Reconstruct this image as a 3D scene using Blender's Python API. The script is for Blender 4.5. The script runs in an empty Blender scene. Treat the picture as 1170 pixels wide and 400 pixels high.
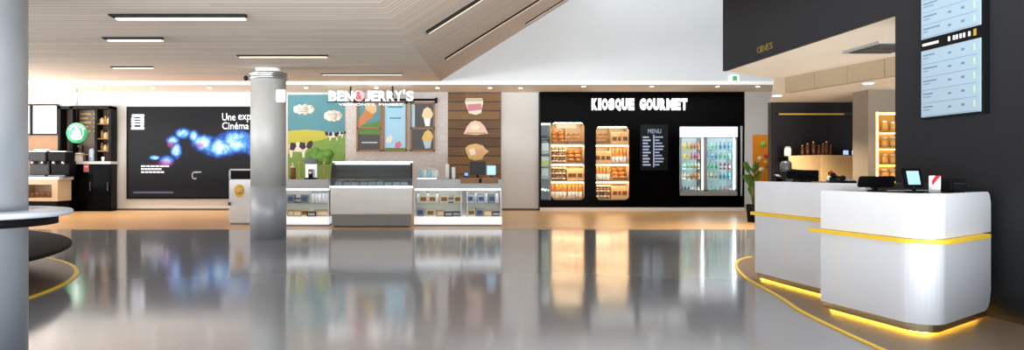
import bpy, bmesh, math, random
from mathutils import Vector, Matrix
random.seed(7)
F, CX, HY, EYE = 800.0, 475.0, 197.0, 1.27
SC = bpy.context.scene
COL = SC.collection
PI = math.pi

# ------------------------------------------------------------------ helpers
def X(px, s): return (px - CX) / s
def Z(py, s): return EYE + (HY - py) / s
def Y(s): return F / s
SB = 34.6                       # scale of the back wall plane (pixels per metre)
SC_ = 48.8                      # scale of the ice cream counter front

def hexc(h):
    h = h.lstrip('#')
    def l(c):
        c /= 255.0
        return c / 12.92 if c <= .04045 else ((c + .055) / 1.055) ** 2.4
    return (l(int(h[0:2], 16)), l(int(h[2:4], 16)), l(int(h[4:6], 16)), 1)

MATS = {}
def nodes(m):
    m.use_nodes = True
    return m.node_tree.nodes, m.node_tree.links, m.node_tree.nodes['Principled BSDF']
def mat(name, col, rough=.5, metal=0., emit=0., ecol=None, noise=0., nscale=8., spec=.5, coat=0., bump=0.):
    if name in MATS: return MATS[name]
    m = bpy.data.materials.new(name)
    N, L, b = nodes(m)
    c = hexc(col)
    b.inputs['Base Color'].default_value = c
    b.inputs['Roughness'].default_value = rough
    b.inputs['Metallic'].default_value = metal
    b.inputs['Specular IOR Level'].default_value = spec
    b.inputs['Coat Weight'].default_value = coat
    if emit:
        b.inputs['Emission Color'].default_value = hexc(ecol) if ecol else c
        b.inputs['Emission Strength'].default_value = emit
    tc = N.new('ShaderNodeTexCoord')
    nz = N.new('ShaderNodeTexNoise'); nz.inputs['Scale'].default_value = nscale; nz.inputs['Detail'].default_value = 4
    L.new(tc.outputs['Object'], nz.inputs['Vector'])
    k = noise if noise else .04
    mx = N.new('ShaderNodeMix'); mx.data_type = 'RGBA'
    mx.inputs['A'].default_value = tuple(min(1, v * (1 - k)) for v in c[:3]) + (1,)
    mx.inputs['B'].default_value = tuple(min(1, v * (1 + k)) for v in c[:3]) + (1,)
    L.new(nz.outputs['Fac'], mx.inputs['Factor'])
    L.new(mx.outputs['Result'], b.inputs['Base Color'])
    if bump:
        bp = N.new('ShaderNodeBump'); bp.inputs['Strength'].default_value = bump
        L.new(nz.outputs['Fac'], bp.inputs['Height']); L.new(bp.outputs['Normal'], b.inputs['Normal'])
    MATS[name] = m
    return m

def slat_mat(name, c1, c2, axis, period, rough=.6, groove='#6f6055'):
    """boards running across `axis` coordinate with thin dark joints and a tone of their own each"""
    m = bpy.data.materials.new(name); N, L, b = nodes(m)
    tc = N.new('ShaderNodeTexCoord'); sp = N.new('ShaderNodeSeparateXYZ'); L.new(tc.outputs['Object'], sp.inputs[0])
    dv = N.new('ShaderNodeMath'); dv.operation = 'DIVIDE'; dv.inputs[1].default_value = period
    L.new(sp.outputs[axis], dv.inputs[0])
    fl = N.new('ShaderNodeMath'); fl.operation = 'FLOOR'; L.new(dv.outputs[0], fl.inputs[0])
    fr = N.new('ShaderNodeMath'); fr.operation = 'FRACT'; L.new(dv.outputs[0], fr.inputs[0])
    other = 'X' if axis != 'X' else 'Y'
    ld = N.new('ShaderNodeMath'); ld.operation = 'DIVIDE'; ld.inputs[1].default_value = 2.7; L.new(sp.outputs[other], ld.inputs[0])
    wn0 = N.new('ShaderNodeTexWhiteNoise'); wn0.noise_dimensions = '1D'; L.new(fl.outputs[0], wn0.inputs['W'])
    ad = N.new('ShaderNodeMath'); ad.operation = 'ADD'; L.new(ld.outputs[0], ad.inputs[0]); L.new(wn0.outputs['Value'], ad.inputs[1])
    fl2 = N.new('ShaderNodeMath'); fl2.operation = 'FLOOR'; L.new(ad.outputs[0], fl2.inputs[0])
    cb = N.new('ShaderNodeCombineXYZ'); L.new(fl.outputs[0], cb.inputs[0]); L.new(fl2.outputs[0], cb.inputs[1])
    wn = N.new('ShaderNodeTexWhiteNoise'); wn.noise_dimensions = '2D'; L.new(cb.outputs[0], wn.inputs['Vector'])
    mp = N.new('ShaderNodeMapping')
    sc = {'X': (14, 1.2, 14), 'Y': (1.2, 14, 14), 'Z': (1.2, 1.2, 14)}[axis]
    mp.inputs['Scale'].default_value = sc; L.new(tc.outputs['Object'], mp.inputs[0])
    nz = N.new('ShaderNodeTexNoise'); nz.inputs['Scale'].default_value = 1.5; nz.inputs['Detail'].default_value = 5
    L.new(mp.outputs[0], nz.inputs['Vector'])
    av = N.new('ShaderNodeMath'); av.operation = 'MULTIPLY_ADD'; av.inputs[1].default_value = .6
    L.new(wn.outputs['Value'], av.inputs[0])
    hf = N.new('ShaderNodeMath'); hf.operation = 'MULTIPLY'; hf.inputs[1].default_value = .4; L.new(nz.outputs['Fac'], hf.inputs[0])
    L.new(hf.outputs[0], av.inputs[2])
    mx = N.new('ShaderNodeMix'); mx.data_type = 'RGBA'
    mx.inputs['A'].default_value = hexc(c1); mx.inputs['B'].default_value = hexc(c2)
    L.new(av.outputs[0], mx.inputs['Factor'])
    lt = N.new('ShaderNodeMath'); lt.operation = 'LESS_THAN'; lt.inputs[1].default_value = .09; L.new(fr.outputs[0], lt.inputs[0])
    m2 = N.new('ShaderNodeMix'); m2.data_type = 'RGBA'; m2.inputs['B'].default_value = hexc(groove)
    L.new(lt.outputs[0], m2.inputs['Factor']); L.new(mx.outputs['Result'], m2.inputs['A'])
    L.new(m2.outputs['Result'], b.inputs['Base Color'])
    b.inputs['Roughness'].default_value = rough
    return m

class MB:
    """collects shapes in world coordinates, then builds ONE mesh object"""
    def __init__(s): s.bm = bmesh.new()
    def box(s, x0, x1, y0, y1, z0, z1, bev=0.):
        x0, x1 = sorted((x0, x1)); y0, y1 = sorted((y0, y1)); z0, z1 = sorted((z0, z1))
        t = bmesh.new()
        r = bmesh.ops.create_cube(t, size=1)
        for v in t.verts:
            v.co = Vector(((x0 + x1) / 2 + v.co.x * (x1 - x0), (y0 + y1) / 2 + v.co.y * (y1 - y0), (z0 + z1) / 2 + v.co.z * (z1 - z0)))
        if bev:
            bmesh.ops.bevel(t, geom=t.edges[:], offset=min(bev, .45 * min(x1 - x0, y1 - y0, z1 - z0)), segments=2, affect='EDGES')
        return s._add(t)
    def _add(s, t, M=None):
        me = bpy.data.meshes.new('t')
        if M is not None: bmesh.ops.transform(t, matrix=M, verts=t.verts[:])
        t.to_mesh(me); t.free(); s.bm.from_mesh(me); bpy.data.meshes.remove(me)
        return s
    def obox(s, c, size, rot=None, bev=0.):
        t = bmesh.new(); bmesh.ops.create_cube(t, size=1)
        for v in t.verts: v.co = Vector((v.co.x * size[0], v.co.y * size[1], v.co.z * size[2]))
        if bev: bmesh.ops.bevel(t, geom=t.edges[:], offset=min(bev, .45 * min(size)), segments=2, affect='EDGES')
        M = Matrix.Translation(Vector(c)) @ (rot if rot is not None else Matrix.Identity(4))
        return s._add(t, M)
    def lathe(s, c, prof, seg=32, closed=False, M=None):
        """prof: (radius, z) pairs from bottom to top, around vertical axis at c"""
        t = bmesh.new(); rings = []
        for r, z in prof:
            if r < 1e-5: rings.append([t.verts.new((0, 0, z))])
            else: rings.append([t.verts.new((r * math.cos(2 * PI * i / seg), r * math.sin(2 * PI * i / seg), z)) for i in range(seg)])
        n = len(rings)
        for k in range(n if closed else n - 1):
            a, b = rings[k], rings[(k + 1) % n]
            for i in range(seg):
                j = (i + 1) % seg
                if len(a) == 1 and len(b) == 1: continue
                if len(a) == 1: t.faces.new((a[0], b[j], b[i]))
                elif len(b) == 1: t.faces.new((a[i], a[j], b[0]))
                else: t.faces.new((a[i], a[j], b[j], b[i]))
        if not closed:
            if len(rings[0]) > 1: t.faces.new(rings[0][::-1])
            if len(rings[-1]) > 1: t.faces.new(rings[-1])
        for f in t.faces: f.smooth = True
        return s._add(t, Matrix.Translation(Vector(c)) @ (M if M is not None else Matrix.Identity(4)))
    def cyl(s, c, r, h, seg=24, M=None): return s.lathe(c, [(r, 0), (r, h)], seg, M=M)
    def prism(s, pts, z0, z1):
        """pts: xy polygon"""
        t = bmesh.new()
        a = [t.verts.new((p[0], p[1], z0)) for p in pts]; b = [t.verts.new((p[0], p[1], z1)) for p in pts]
        n = len(pts); t.faces.new(a[::-1]); t.faces.new(b)
        for i in range(n): t.faces.new((a[i], a[(i + 1) % n], b[(i + 1) % n], b[i]))
        bmesh.ops.recalc_face_normals(t, faces=t.faces[:])
        return s._add(t)
    def xz(s, pts, y0, y1):
        """polygon in the x-z plane extruded along y"""
        t = bmesh.new()
        a = [t.verts.new((p[0], y0, p[1])) for p in pts]; b = [t.verts.new((p[0], y1, p[1])) for p in pts]
        n = len(pts); t.faces.new(a); t.faces.new(b[::-1])
        for i in range(n): t.faces.new((a[i], b[i], b[(i + 1) % n], a[(i + 1) % n]))
        bmesh.ops.recalc_face_normals(t, faces=t.faces[:])
        return s._add(t)
    def hexa(s, b4, t4):
        t = bmesh.new(); a = [t.verts.new(p) for p in b4]; b = [t.verts.new(p) for p in t4]
        t.faces.new(a[::-1]); t.faces.new(b)
        for i in range(4): t.faces.new((a[i], a[(i + 1) % 4], b[(i + 1) % 4], b[i]))
        bmesh.ops.recalc_face_normals(t, faces=t.faces[:])
        return s._add(t)
    def ball(s, c, r, sc=(1, 1, 1), seg=12, M=None):
        t = bmesh.new(); bmesh.ops.create_uvsphere(t, u_segments=seg, v_segments=max(6, seg // 2), radius=r)
        for v in t.verts: v.co = Vector((v.co.x * sc[0], v.co.y * sc[1], v.co.z * sc[2]))
        for f in t.faces: f.smooth = True
        return s._add(t, Matrix.Translation(Vector(c)) @ (M if M is not None else Matrix.Identity(4)))
    def tube(s, a, b, r, seg=10):
        a, b = Vector(a), Vector(b); d = b - a
        M = Matrix.Translation(a) @ d.to_track_quat('Z', 'Y').to_matrix().to_4x4()
        t = bmesh.new(); bmesh.ops.create_cone(t, cap_ends=True, segments=seg, radius1=r, radius2=r, depth=d.length)
        bmesh.ops.translate(t, verts=t.verts[:], vec=(0, 0, d.length / 2))
        for f in t.faces: f.smooth = len(f.verts) == 4
        return s._add(t, M)
    def text(s, txt, x0, x1, z0, z1, y, depth=.02, M=None, bold=.0):
        """flat lettering facing -Y, fitted into the box"""
        cu = bpy.data.curves.new('t', 'FONT'); cu.body = txt; cu.extrude = .5; cu.offset = bold; cu.resolution_u = 3
        o = bpy.data.objects.new('t', cu); COL.objects.link(o)
        dg = bpy.context.evaluated_depsgraph_get()
        me = bpy.data.meshes.new_from_object(o.evaluated_get(dg))
        bpy.data.objects.remove(o); bpy.data.curves.remove(cu)
        t = bmesh.new(); t.from_mesh(me); bpy.data.meshes.remove(me)
        xs = [v.co.x for v in t.verts]; ys = [v.co.y for v in t.verts]
        a, b, c, d = min(xs), max(xs), min(ys), max(ys)
        for v in t.verts:
            v.co = Vector((x0 + (v.co.x - a) / max(b - a, 1e-6) * (x1 - x0), y - v.co.z * depth, z0 + (v.co.y - c) / max(d - c, 1e-6) * (z1 - z0)))
        return s._add(t, M)
    def build(s, name, material, parent=None, smooth=False):
        loc = Vector((0, 0, 0))
        p = parent
        while p is not None: loc += p.location; p = p.parent
        bmesh.ops.translate(s.bm, verts=s.bm.verts[:], vec=-loc)
        me = bpy.data.meshes.new(name); s.bm.to_mesh(me); s.bm.free()
        me.materials.append(material)
        o = bpy.data.objects.new(name, me); COL.objects.link(o); o.parent = parent
        if smooth:
            for f in me.polygons: f.use_smooth = True
        return o

def struct(name, mb, m, parent=None):
    o = mb.build(name, m, parent)
    if parent is None: o['kind'] = 'structure'
    return o
def tag(o, label, cat, group=None):
    o['label'] = label; o['category'] = cat
    if group: o['group'] = group
    return o
def thing(name, loc, label, cat, group=None):
    o = bpy.data.objects.new(name, None); o.empty_display_size = .1
    COL.objects.link(o); o.location = loc
    return tag(o, label, cat, group)
def single(name, mb, m, loc, label, cat, group=None):
    """a thing that is one mesh, its origin at loc"""
    bmesh.ops.translate(mb.bm, verts=mb.bm.verts[:], vec=-Vector(loc))
    o = mb.build(name, m); o.location = loc
    return tag(o, label, cat, group)
def copy_tree(root, loc, label, group=None, rz=None):
    r = root.copy(); COL.objects.link(r); r.location = loc; r['label'] = label
    if rz is not None: r.rotation_euler.z = rz
    if group: r['group'] = group
    for ch in list(root.children):
        c = ch.copy(); COL.objects.link(c); c.parent = r
        for g in list(ch.children):
            d = g.copy(); COL.objects.link(d); d.parent = c
    return r
KINDS = {}
def item(kind, loc, label, group, rz=0., sc=1.):
    """place one more of a small kind: the first call links the prototype itself, later ones copy it"""
    proto, used = KINDS[kind]
    if used:
        return_o = copy_tree(proto, loc, label, group, rz)
    else:
        proto.location = loc; proto.rotation_euler.z = rz; proto['label'] = label; proto['group'] = group
        KINDS[kind][1] = True; return_o = proto
    return_o.scale = (sc, sc, sc)
    return return_o

# ------------------------------------------------------------------ materials
M_white = mat('white_paint', '#c3c7c9', .6, noise=.03, nscale=1.2)
M_backwall = mat('warm_white_paint', '#c9c9c6', .6, noise=.03, nscale=1.0)
M_soffit = mat('beige_soffit', '#e6dacb', .55, noise=.06, nscale=2)
M_dark = mat('charcoal_wall_paint', '#242528', .6, spec=.2, noise=.04, nscale=2)
M_black = mat('black_lacquer', '#040405', .18, noise=.1, spec=.05)
M_blackmatte = mat('black_matte', '#0a0a0b', .6, noise=.1, spec=.15)
M_blackplastic = mat('black_plastic', '#0a0a0c', .35, spec=.2)
M_steel = mat('brushed_steel', '#c9cbcd', .28, 1.0, noise=.08, nscale=3)
M_steeldark = mat('dark_steel', '#55575a', .35, 1.0)
M_gold = mat('brushed_champagne_steel', '#cbbd9a', .25, 1.0)
M_whitelac = mat('white_lacquer', '#e6e9ee', .18, coat=.3)
M_yellow = mat('yellow_acrylic_strip', '#e6c02c', .4, emit=.12, ecol='#ffcc30')
M_ledy = mat('yellow_led', '#ffd060', .4, emit=24., ecol='#ffc23c')
M_ledw = mat('white_led', '#ffffff', .4, emit=9., ecol='#fff6e8')
M_ledwarm = mat('warm_led', '#fff0d0', .4, emit=22., ecol='#ffdfb0')
M_spot = mat('spot_lens', '#ffffff', .4, emit=18., ecol='#fff2dc')
M_woodp = mat('pale_oak', '#c9a87c', .45, noise=.12, nscale=3)
M_woodo = mat('honey_oak', '#8c6236', .5, noise=.15, nscale=4)
M_bread = mat('bread_crust', '#c98944', .7, noise=.35, nscale=30)
M_bread2 = mat('pale_bread_crust', '#dcb27a', .7, noise=.3, nscale=25)
M_bread3 = mat('dark_rye_crust', '#7c4c28', .7, noise=.3, nscale=25)
M_wicker = mat('wicker', '#8a6a48', .7, noise=.3, nscale=60)
M_cream = mat('cream_card', '#e9dfc6', .6)
M_red = mat('red_print', '#c2262c', .45)
M_green = mat('leaf_green', '#4f7a2a', .55, noise=.3, nscale=12)
M_orange = mat('orange_panel', '#e08a18', .5, noise=.18, nscale=5)
M_paper = mat('white_paper', '#eceef0', .5)
M_grey = mat('grey_laminate', '#b9babb', .4)
M_greyd = mat('grey_kickplate', '#8d8f8f', .4)
M_teal = mat('teal_print', '#4f8894', .6, noise=.1, nscale=3)

def glass_mat(name, tint='#ffffff', refl=.05, rough=.03):
    m = bpy.data.materials.new(name); m.use_nodes = True
    N, L = m.node_tree.nodes, m.node_tree.links; N.clear()
    out = N.new('ShaderNodeOutputMaterial'); mx = N.new('ShaderNodeMixShader'); mx.inputs[0].default_value = refl
    tr = N.new('ShaderNodeBsdfTransparent'); tr.inputs[0].default_value = hexc(tint)
    gl = N.new('ShaderNodeBsdfGlossy'); gl.inputs['Roughness'].default_value = rough
    L.new(tr.outputs[0], mx.inputs[1]); L.new(gl.outputs[0], mx.inputs[2]); L.new(mx.outputs[0], out.inputs[0])
    return m
M_glass = glass_mat('clear_glass', '#f4faf8')
M_smoke = glass_mat('smoked_glass', '#c8d0d2', .12)

# polished floor
def floor_mat():
    m = bpy.data.materials.new('polished_grey_floor'); N, L, b = nodes(m)
    tc = N.new('ShaderNodeTexCoord')
    nz = N.new('ShaderNodeTexNoise'); nz.inputs['Scale'].default_value = .5; nz.inputs['Detail'].default_value = 6
    L.new(tc.outputs['Object'], nz.inputs['Vector'])
    mx = N.new('ShaderNodeMix'); mx.data_type = 'RGBA'
    mx.inputs['A'].default_value = hexc('#8b8f96'); mx.inputs['B'].default_value = hexc('#979ba2')
    L.new(nz.outputs['Fac'], mx.inputs['Factor']); L.new(mx.outputs['Result'], b.inputs['Base Color'])
    b.inputs['Roughness'].default_value = .11
    b.inputs['Specular IOR Level'].default_value = 1.0
    n2 = N.new('ShaderNodeTexNoise'); n2.inputs['Scale'].default_value = 3.0; n2.inputs['Detail'].default_value = 2
    L.new(tc.outputs['Object'], n2.inputs['Vector'])
    bp = N.new('ShaderNodeBump'); bp.inputs['Strength'].default_value = .03; bp.inputs['Distance'].default_value = .02
    L.new(n2.outputs['Fac'], bp.inputs['Height']); L.new(bp.outputs['Normal'], b.inputs['Normal'])
    return m
M_floor = floor_mat()
M_woodfloor = slat_mat('oak_plank_floor', '#cf9f68', '#e2b982', 'Y', .16, .3, '#8c6337')
M_slat1 = slat_mat('pale_ceiling_slats', '#c8b7a6', '#e6d8c9', 'Y', .14)
M_slat2 = slat_mat('dark_ceiling_slats', '#b9a999', '#cfc0b1', 'Y', .14, .6, '#5d5048')
M_plank = slat_mat('reclaimed_plank_wall', '#34241a', '#8c6a46', 'Z', .3, .7, '#20160f')
M_island = mat('brown_terrazzo', '#7a6a56', .4, noise=.12, nscale=6, spec=.25)

def brick_mat():
    m = bpy.data.materials.new('white_brick'); N, L, b = nodes(m)
    tc = N.new('ShaderNodeTexCoord'); mp = N.new('ShaderNodeMapping'); mp.inputs['Rotation'].default_value = (PI / 2, 0, 0)
    br = N.new('ShaderNodeTexBrick'); br.inputs['Scale'].default_value = 4.0
    br.inputs['Color1'].default_value = hexc('#cdcac7'); br.inputs['Color2'].default_value = hexc('#c0bcb9'); br.inputs['Mortar'].default_value = hexc('#b4aca6')
    br.inputs['Mortar Size'].default_value = .02
    L.new(tc.outputs['Object'], mp.inputs[0]); L.new(mp.outputs[0], br.inputs['Vector']); L.new(br.outputs['Color'], b.inputs['Base Color'])
    b.inputs['Roughness'].default_value = .6
    return m
M_brick = brick_mat()

# ------------------------------------------------------------------ room shell
Yb = Y(SB)                 # 23.12 front plane of the back shops
Yw = Yb + .18              # back wall
SF = 37.6; Yf = Y(SF)      # 21.28 the tall white fascia
LW, RW = -15.0, 15.0
struct('floor', MB().box(LW, RW, -3, 26, -.1, 0), M_floor)
EDGE = 15.6
struct('floor_wood', MB().prism([(LW, EDGE), (12, EDGE), (12, Yw), (LW, Yw)], 0, .006), M_woodfloor)
XK0, XK1 = X(616.5, SB), X(851, SB)
struct('wall_back', MB().box(LW, XK0, Yw, Yw + .2, 0, 4.3), M_backwall)
struct('wall_back_right', MB().box(XK1, X(882, SB) + 2.2, Yb, Yb + .2, 0, 4.3), M_backwall)
struct('wall_kiosk_back', MB().box(XK0 - .2, XK1 + .2, Yb + 1.1, Yb + 1.3, 0, 4.3), M_blackmatte)
struct('baseboard_back', MB().box(LW, X(262, SB), Yw - .02, Yw, 0, .07).box(X(573, SB), XK0, Yw - .02, Yw, 0, .07), mat('brown_baseboard', '#5c4638', .5))
struct('wall_left', MB().box(LW - .2, LW, 20.5, 26, 0, 6).box(LW - .2, LW, -3, 20.5, 0, .3), M_white)
mb = MB()
for k in range(11): mb.box(LW - .14, LW - .06, -3 + k * 2.35, -2.92 + k * 2.35, .3, 4.6)
for zz in (.3, 2.6, 4.5): mb.box(LW - .14, LW - .06, -3, 20.5, zz, zz + .08)
wf = struct('added_window_1', mb, M_steeldark)  # unseen glazing bars, added with the open side to let daylight in
ZS = 3.93
struct('ceiling_soffit', MB().box(LW, RW, Yf, Yb + 1.3, ZS, ZS + .12), M_soffit)
struct('wall_fascia', MB().box(LW, RW, Yf, Yf + .2, ZS + .12, 9.0), M_white)
struct('trim_1', MB().box(LW, RW, Yf - .05, Yf, ZS, ZS + .1), mat('white_trim', '#f0f0ec', .5))
struct('added_atrium_roof', MB().box(4.6, 7.6, 11.4, Yf, 9, 9.2).box(11.4, RW + .2, 9, Yf, 9, 9.2).box(7.6, 11.4, 9, 12.6, 9, 9.2).box(7.6, 11.4, 18.4, Yf, 9, 9.2), M_white)  # unseen roof with one opening, added to dim the tall white wall
struct('wall_right_far', MB().box(RW, RW + .2, 9, 26, 0, 9), M_white)

# folded slatted ceiling: facet one slopes gently up towards the shops
za, zb = 1.977, .0968
def zc(y): return za + zb * y
def crease(y):
    # straight line through the two creases seen in plan
    t = (y - 4.73) / (21.27 - 4.73)
    return Vector((-.254 + t * (.745 + .254), y, zc(y)))
Y0, Y1 = 3.7, Yf - .06
a, b = crease(Y0), crease(Y1)
th = Vector((0, 0, .12))
mb = MB()
lo = [Vector((LW, Y0, zc(Y0))), a, b, Vector((LW, Y1, zc(Y1)))]
mb.hexa(lo, [p + th for p in lo]); struct('ceiling_slats', mb, M_slat1)
# facet two rises at the side: local y runs with depth, boards run up the slope
DIR = Vector((1, 0, .628))
dn = DIR.normalized()
mb = MB()
L2 = 4.55
lo = [a, a + DIR * L2, b + DIR * L2, b]
nrm = Vector((-.628, 0, 1)).normalized() * .12
mb.hexa(lo, [p + nrm for p in lo]); struct('ceiling_slope', mb, M_slat2)

# dark wall with the opening to the reception back office
XR = 5.04
YE, YP = 11.49, F / 108.7
struct('wall_right_beam', MB().box(XR, XR + .06, YP, YE, 2.93, 7.2), M_dark)
struct('wall_right', MB().box(XR, XR + .3, 3.2, YP, 0, 7.2), M_dark)
pl = [(XR + .06, 4), (10.5, 4), (12.5, YE + .2), (12.5, 17.2), (8.72, 17.2), (6.42, 12.5), (XR + .06, YE)]
M_warmceil = mat('warm_white_ceiling', '#ece0d0', .6)
struct('ceiling_reception', MB().prism(pl, 2.93, 3.05), M_warmceil)
# recess walls
SN = 48.2; Yn = Y(SN)
M_niche = mat('niche_black_wall', '#17161a', .4, noise=.15, nscale=3)
struct('wall_niche', MB().box(X(881, SN), X(1000, SN) + 3, Yn, Yn + .15, 0, 2.93), M_niche)
SG = 57.0; Yg = Y(SG)
gx0, gx1 = X(992, SG), X(1080, SG)
nx0, nx1 = X(1001, SG), X(1040, SG); nz1 = Z(128, SG); nz0 = .9
struct('wall_shelf_surround', MB().box(gx0, nx0, Yg, Yg + .5, 0, 2.93).box(nx1, gx1, Yg, Yg + .5, 0, 2.93).box(nx0, nx1, Yg, Yg + .5, nz1, 2.93)
       .box(nx0, nx1, Yg, Yg + .5, 0, nz0), mat('greige_wall', '#7d7265', .6, noise=.05))
struct('wall_reception_side', MB().box(12.3, 12.5, 4, Yn, 0, 2.93), M_niche)
# hanging wooden bulkhead with three boards
p0, p1 = Vector((6.53, 12.25, 0)), Vector((7.35, 9.2, 0))
p0 = Vector((X(897, 65.3), Y(65.3), 0)); p1 = Vector((X(1060, 84), Y(84), 0))
d = (p1 - p0); nn = Vector((-d.y, d.x, 0)).normalized() * .12
if nn.x < 0: nn = -nn
mb = MB()
for k in range(4):
    q0, q1 = p0 + d * (k / 4), p0 + d * ((k + 1) / 4 - .004)
    mb.hexa([(*q.xy, 2.66) for q in (q0, q1, q1 + nn, q0 + nn)], [(*q.xy, 2.93) for q in (q0, q1, q1 + nn, q0 + nn)])
struct('trim_2', mb, mat('veneer_bulkhead', '#9c8a70', .5, noise=.1, nscale=2))

# ------------------------------------------------------------------ floor patches
def catmull(pts, n=8):
    out = []
    P = [pts[0]] + list(pts) + [pts[-1]]
    for i in range(1, len(P) - 2):
        p0, p1, p2, p3 = [Vector(q) for q in P[i - 1:i + 3]]
        for k in range(n):
            t = k / n
            out.append(.5 * ((2 * p1) + (-p0 + p2) * t + (2 * p0 - 5 * p1 + 4 * p2 - p3) * t * t + (-p0 + 3 * p1 - 3 * p2 + p3) * t ** 3))
    out.append(Vector(pts[-1])); return out
def ribbon(mb, pts, w, z0, z1, closed=False):
    n = len(pts); L_, R_ = [], []
    for i, p in enumerate(pts):
        q0 = pts[(i - 1) % n] if closed or i > 0 else p; q1 = pts[(i + 1) % n] if closed or i < n - 1 else p
        t = (q1 - q0).normalized(); nr = Vector((-t.y, t.x))
        L_.append(p + nr * w / 2); R_.append(p - nr * w / 2)
    for i in range(n if closed else n - 1):
        j = (i + 1) % n
        mb.hexa([(*R_[i], z0), (*R_[j], z0), (*L_[j], z0), (*L_[i], z0)], [(*R_[i], z1), (*R_[j], z1), (*L_[j], z1), (*L_[i], z1)])
isl = [(5.03, 10.5), (4.71, 10.16), (4.36, 9.53), (4.08, 8.79), (3.92, 8.23), (3.81, 7.67), (3.66, 6.96), (3.49, 6.27), (3.33, 5.0), (3.3, 4.0), (3.35, 2.6)]
cur = catmull(isl)
struct('floor_reception_patch', MB().prism([tuple(p) for p in cur] + [(5.03, 2.6)], 0, .005), M_island)
mb = MB(); ribbon(mb, cur, .035, .002, .012)
tag(mb.build('floor_line', M_yellow), 'curved yellow line inlaid round the brown floor under the white desks', 'floor line')
cc, cr = Vector((-8.1, 7.09)), 4.2
circ = [cc + Vector((math.cos(2 * PI * i / 96), math.sin(2 * PI * i / 96))) * cr for i in range(96)]
struct('floor_lounge_patch', MB().prism([tuple(p) for p in circ], 0, .005), M_island)
mb = MB(); ribbon(mb, circ, .05, .002, .012, True)
tag(mb.build('floor_line', M_yellow), 'round yellow line inlaid about the dark circular bench', 'floor line')

# ------------------------------------------------------------------ ceiling lights
def slot_light(x0, x1, y, label, proto=None):
    z = zc(y) - .001
    w = .09
    t = thing('linear_ceiling_light', ((x0 + x1) / 2, y, z), label, 'ceiling light', 'slot lights on the slatted ceiling')
    MB().box(x0, x1, y - w * .8, y + .02, z - .02, z + .01).build('housing', M_blackmatte, t)  # black strip painted for the shaded depth of the recessed slot
    MB().box(x0 + .02, x1 - .02, y + .02, y + w * .75, z - .032, z + .01).build('glow_strip', M_slotwall, t)  # glowing cream strip stands in for the lit far wall of the slot
    return t
M_slotwall = mat('slot_lit_wall', '#efe0c8', .5, emit=.55, ecol='#ffe6c4')
slot_light(-2.39, -1.33, 5.51, 'long slim slot light on the pale slats, the one closest overhead')
slot_light(-3.28, -2.66, 7.38, 'short slot light on pale slats between a long and a shorter one')
slot_light(-5.64, -4.86, 12.97, 'short slot light on pale slats above the black space billboard')
slot_light(-2.54, -1.25, 9.99, 'long slot light on pale slats in front of the steel column top')
slot_light(-2.14, -.3, 15.9, 'long slot light on pale slats above the ice cream sign')
def slope_light(yc, u0, u1, label):
    c = crease(yc)
    ang = -math.atan(.628)
    R = Matrix.Rotation(ang, 4, 'Y')
    n = Vector((-.628, 0, 1)).normalized()
    k = math.hypot(1, .628)
    mid = c + DIR * ((u0 + u1) / 2)
    t = thing('linear_ceiling_light', mid, label, 'ceiling light', 'slot lights on the sloping slats')
    MB().obox(mid - n * .012 + Vector((0, -.03, 0)), ((u1 - u0) * k, .08, .04), R).build('housing', M_blackmatte, t)  # black bar in place of the shade inside the slot
    MB().obox(mid - n * .02 + Vector((0, .034, 0)), ((u1 - u0) * k - .04, .045, .028), R).build('glow_strip', M_slotwall, t)  # faint emission in place of light on the slot's far side
slope_light(7.86, .18, 2.1, 'slanting slot light on the sloping slats closest to the fold')
slope_light(13.4, .28, 3.2, 'middle slanting slot light on the sloping slats')
slope_light(18.78, 2.34, 4.1, 'slanting slot light beside the edge of the tall white wall')

def downlight(x, y, z, label, energy, group, col=(1, .97, .93), r=.06, cone=120):
    t = thing('downlight', (x, y, z), label, 'downlight', group)
    MB().lathe((x, y, z - .02), [(r + .03, 0), (r + .03, .02), (r, .02), (r, .004)], 20, closed=True).build('bezel', M_whitelac, t)
    MB().cyl((x, y, z - .012), r, .01, 20).build('lens', M_spot, t)
    ld = bpy.data.lights.new('downlight_lamp', 'SPOT'); ld.energy = energy; ld.color = col; ld.spot_size = math.radians(cone); ld.spot_blend = .6
    ld.shadow_soft_size = r
    lo = bpy.data.objects.new('lamp', ld); COL.objects.link(lo); lo.parent = t; lo.location = (0, 0, -.05)
    return t
E = 28
for i, px in enumerate((57, 115, 175, 240)):
    downlight(X(px, 36.4), Y(36.4), ZS, 'small round downlight in the beige soffit above the ' + ['lit menu screens', 'coffee shop logo', 'white billboard logo', 'blue glow of the billboard'][i], E * (2, 2, 9, 9)[i], 'soffit downlights')
for i, px in enumerate((350, 430, 500, 560, 595)):
    downlight(X(px, 36.4) , Y(36.4), ZS, 'small round downlight in the beige soffit above the ' + ['cow mural', 'ice cream menu boards', 'last menu board', 'plank wall', 'bare pale wall'][i], E, 'soffit downlights')
for i, px in enumerate((667, 745, 820, 866)):
    downlight(X(px, 37), Y(37), ZS, 'small round downlight in the beige soffit above the ' + ['first bakery niche', 'black price board', 'drinks fridge', 'pale pier'][i], E * 1., 'soffit downlights')
downlight(X(888, 53), Y(53), 2.93, 'bright round downlight in front of the dark recess', 700, 'reception ceiling downlights', (1, .8, .55), .09)
downlight(8.4, 13.0, 2.93, 'round downlight above the wooden desk behind the opening', 220, 'reception ceiling downlights', (1, .8, .55), .09)
downlight(8.0, 10.2, 2.93, 'round downlight close to the dark pier', 850, 'reception ceiling downlights', (1, .8, .55), .09)
downlight(6.2, 8.4, 2.93, 'round downlight over the till of the white desk', 500, 'reception ceiling downlights', (1, .8, .55), .09)
tv = thing('ceiling_vent', (6.17, 9.2, 2.93), 'dark grey square vent in the warm ceiling over the reception', 'vent')
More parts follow.
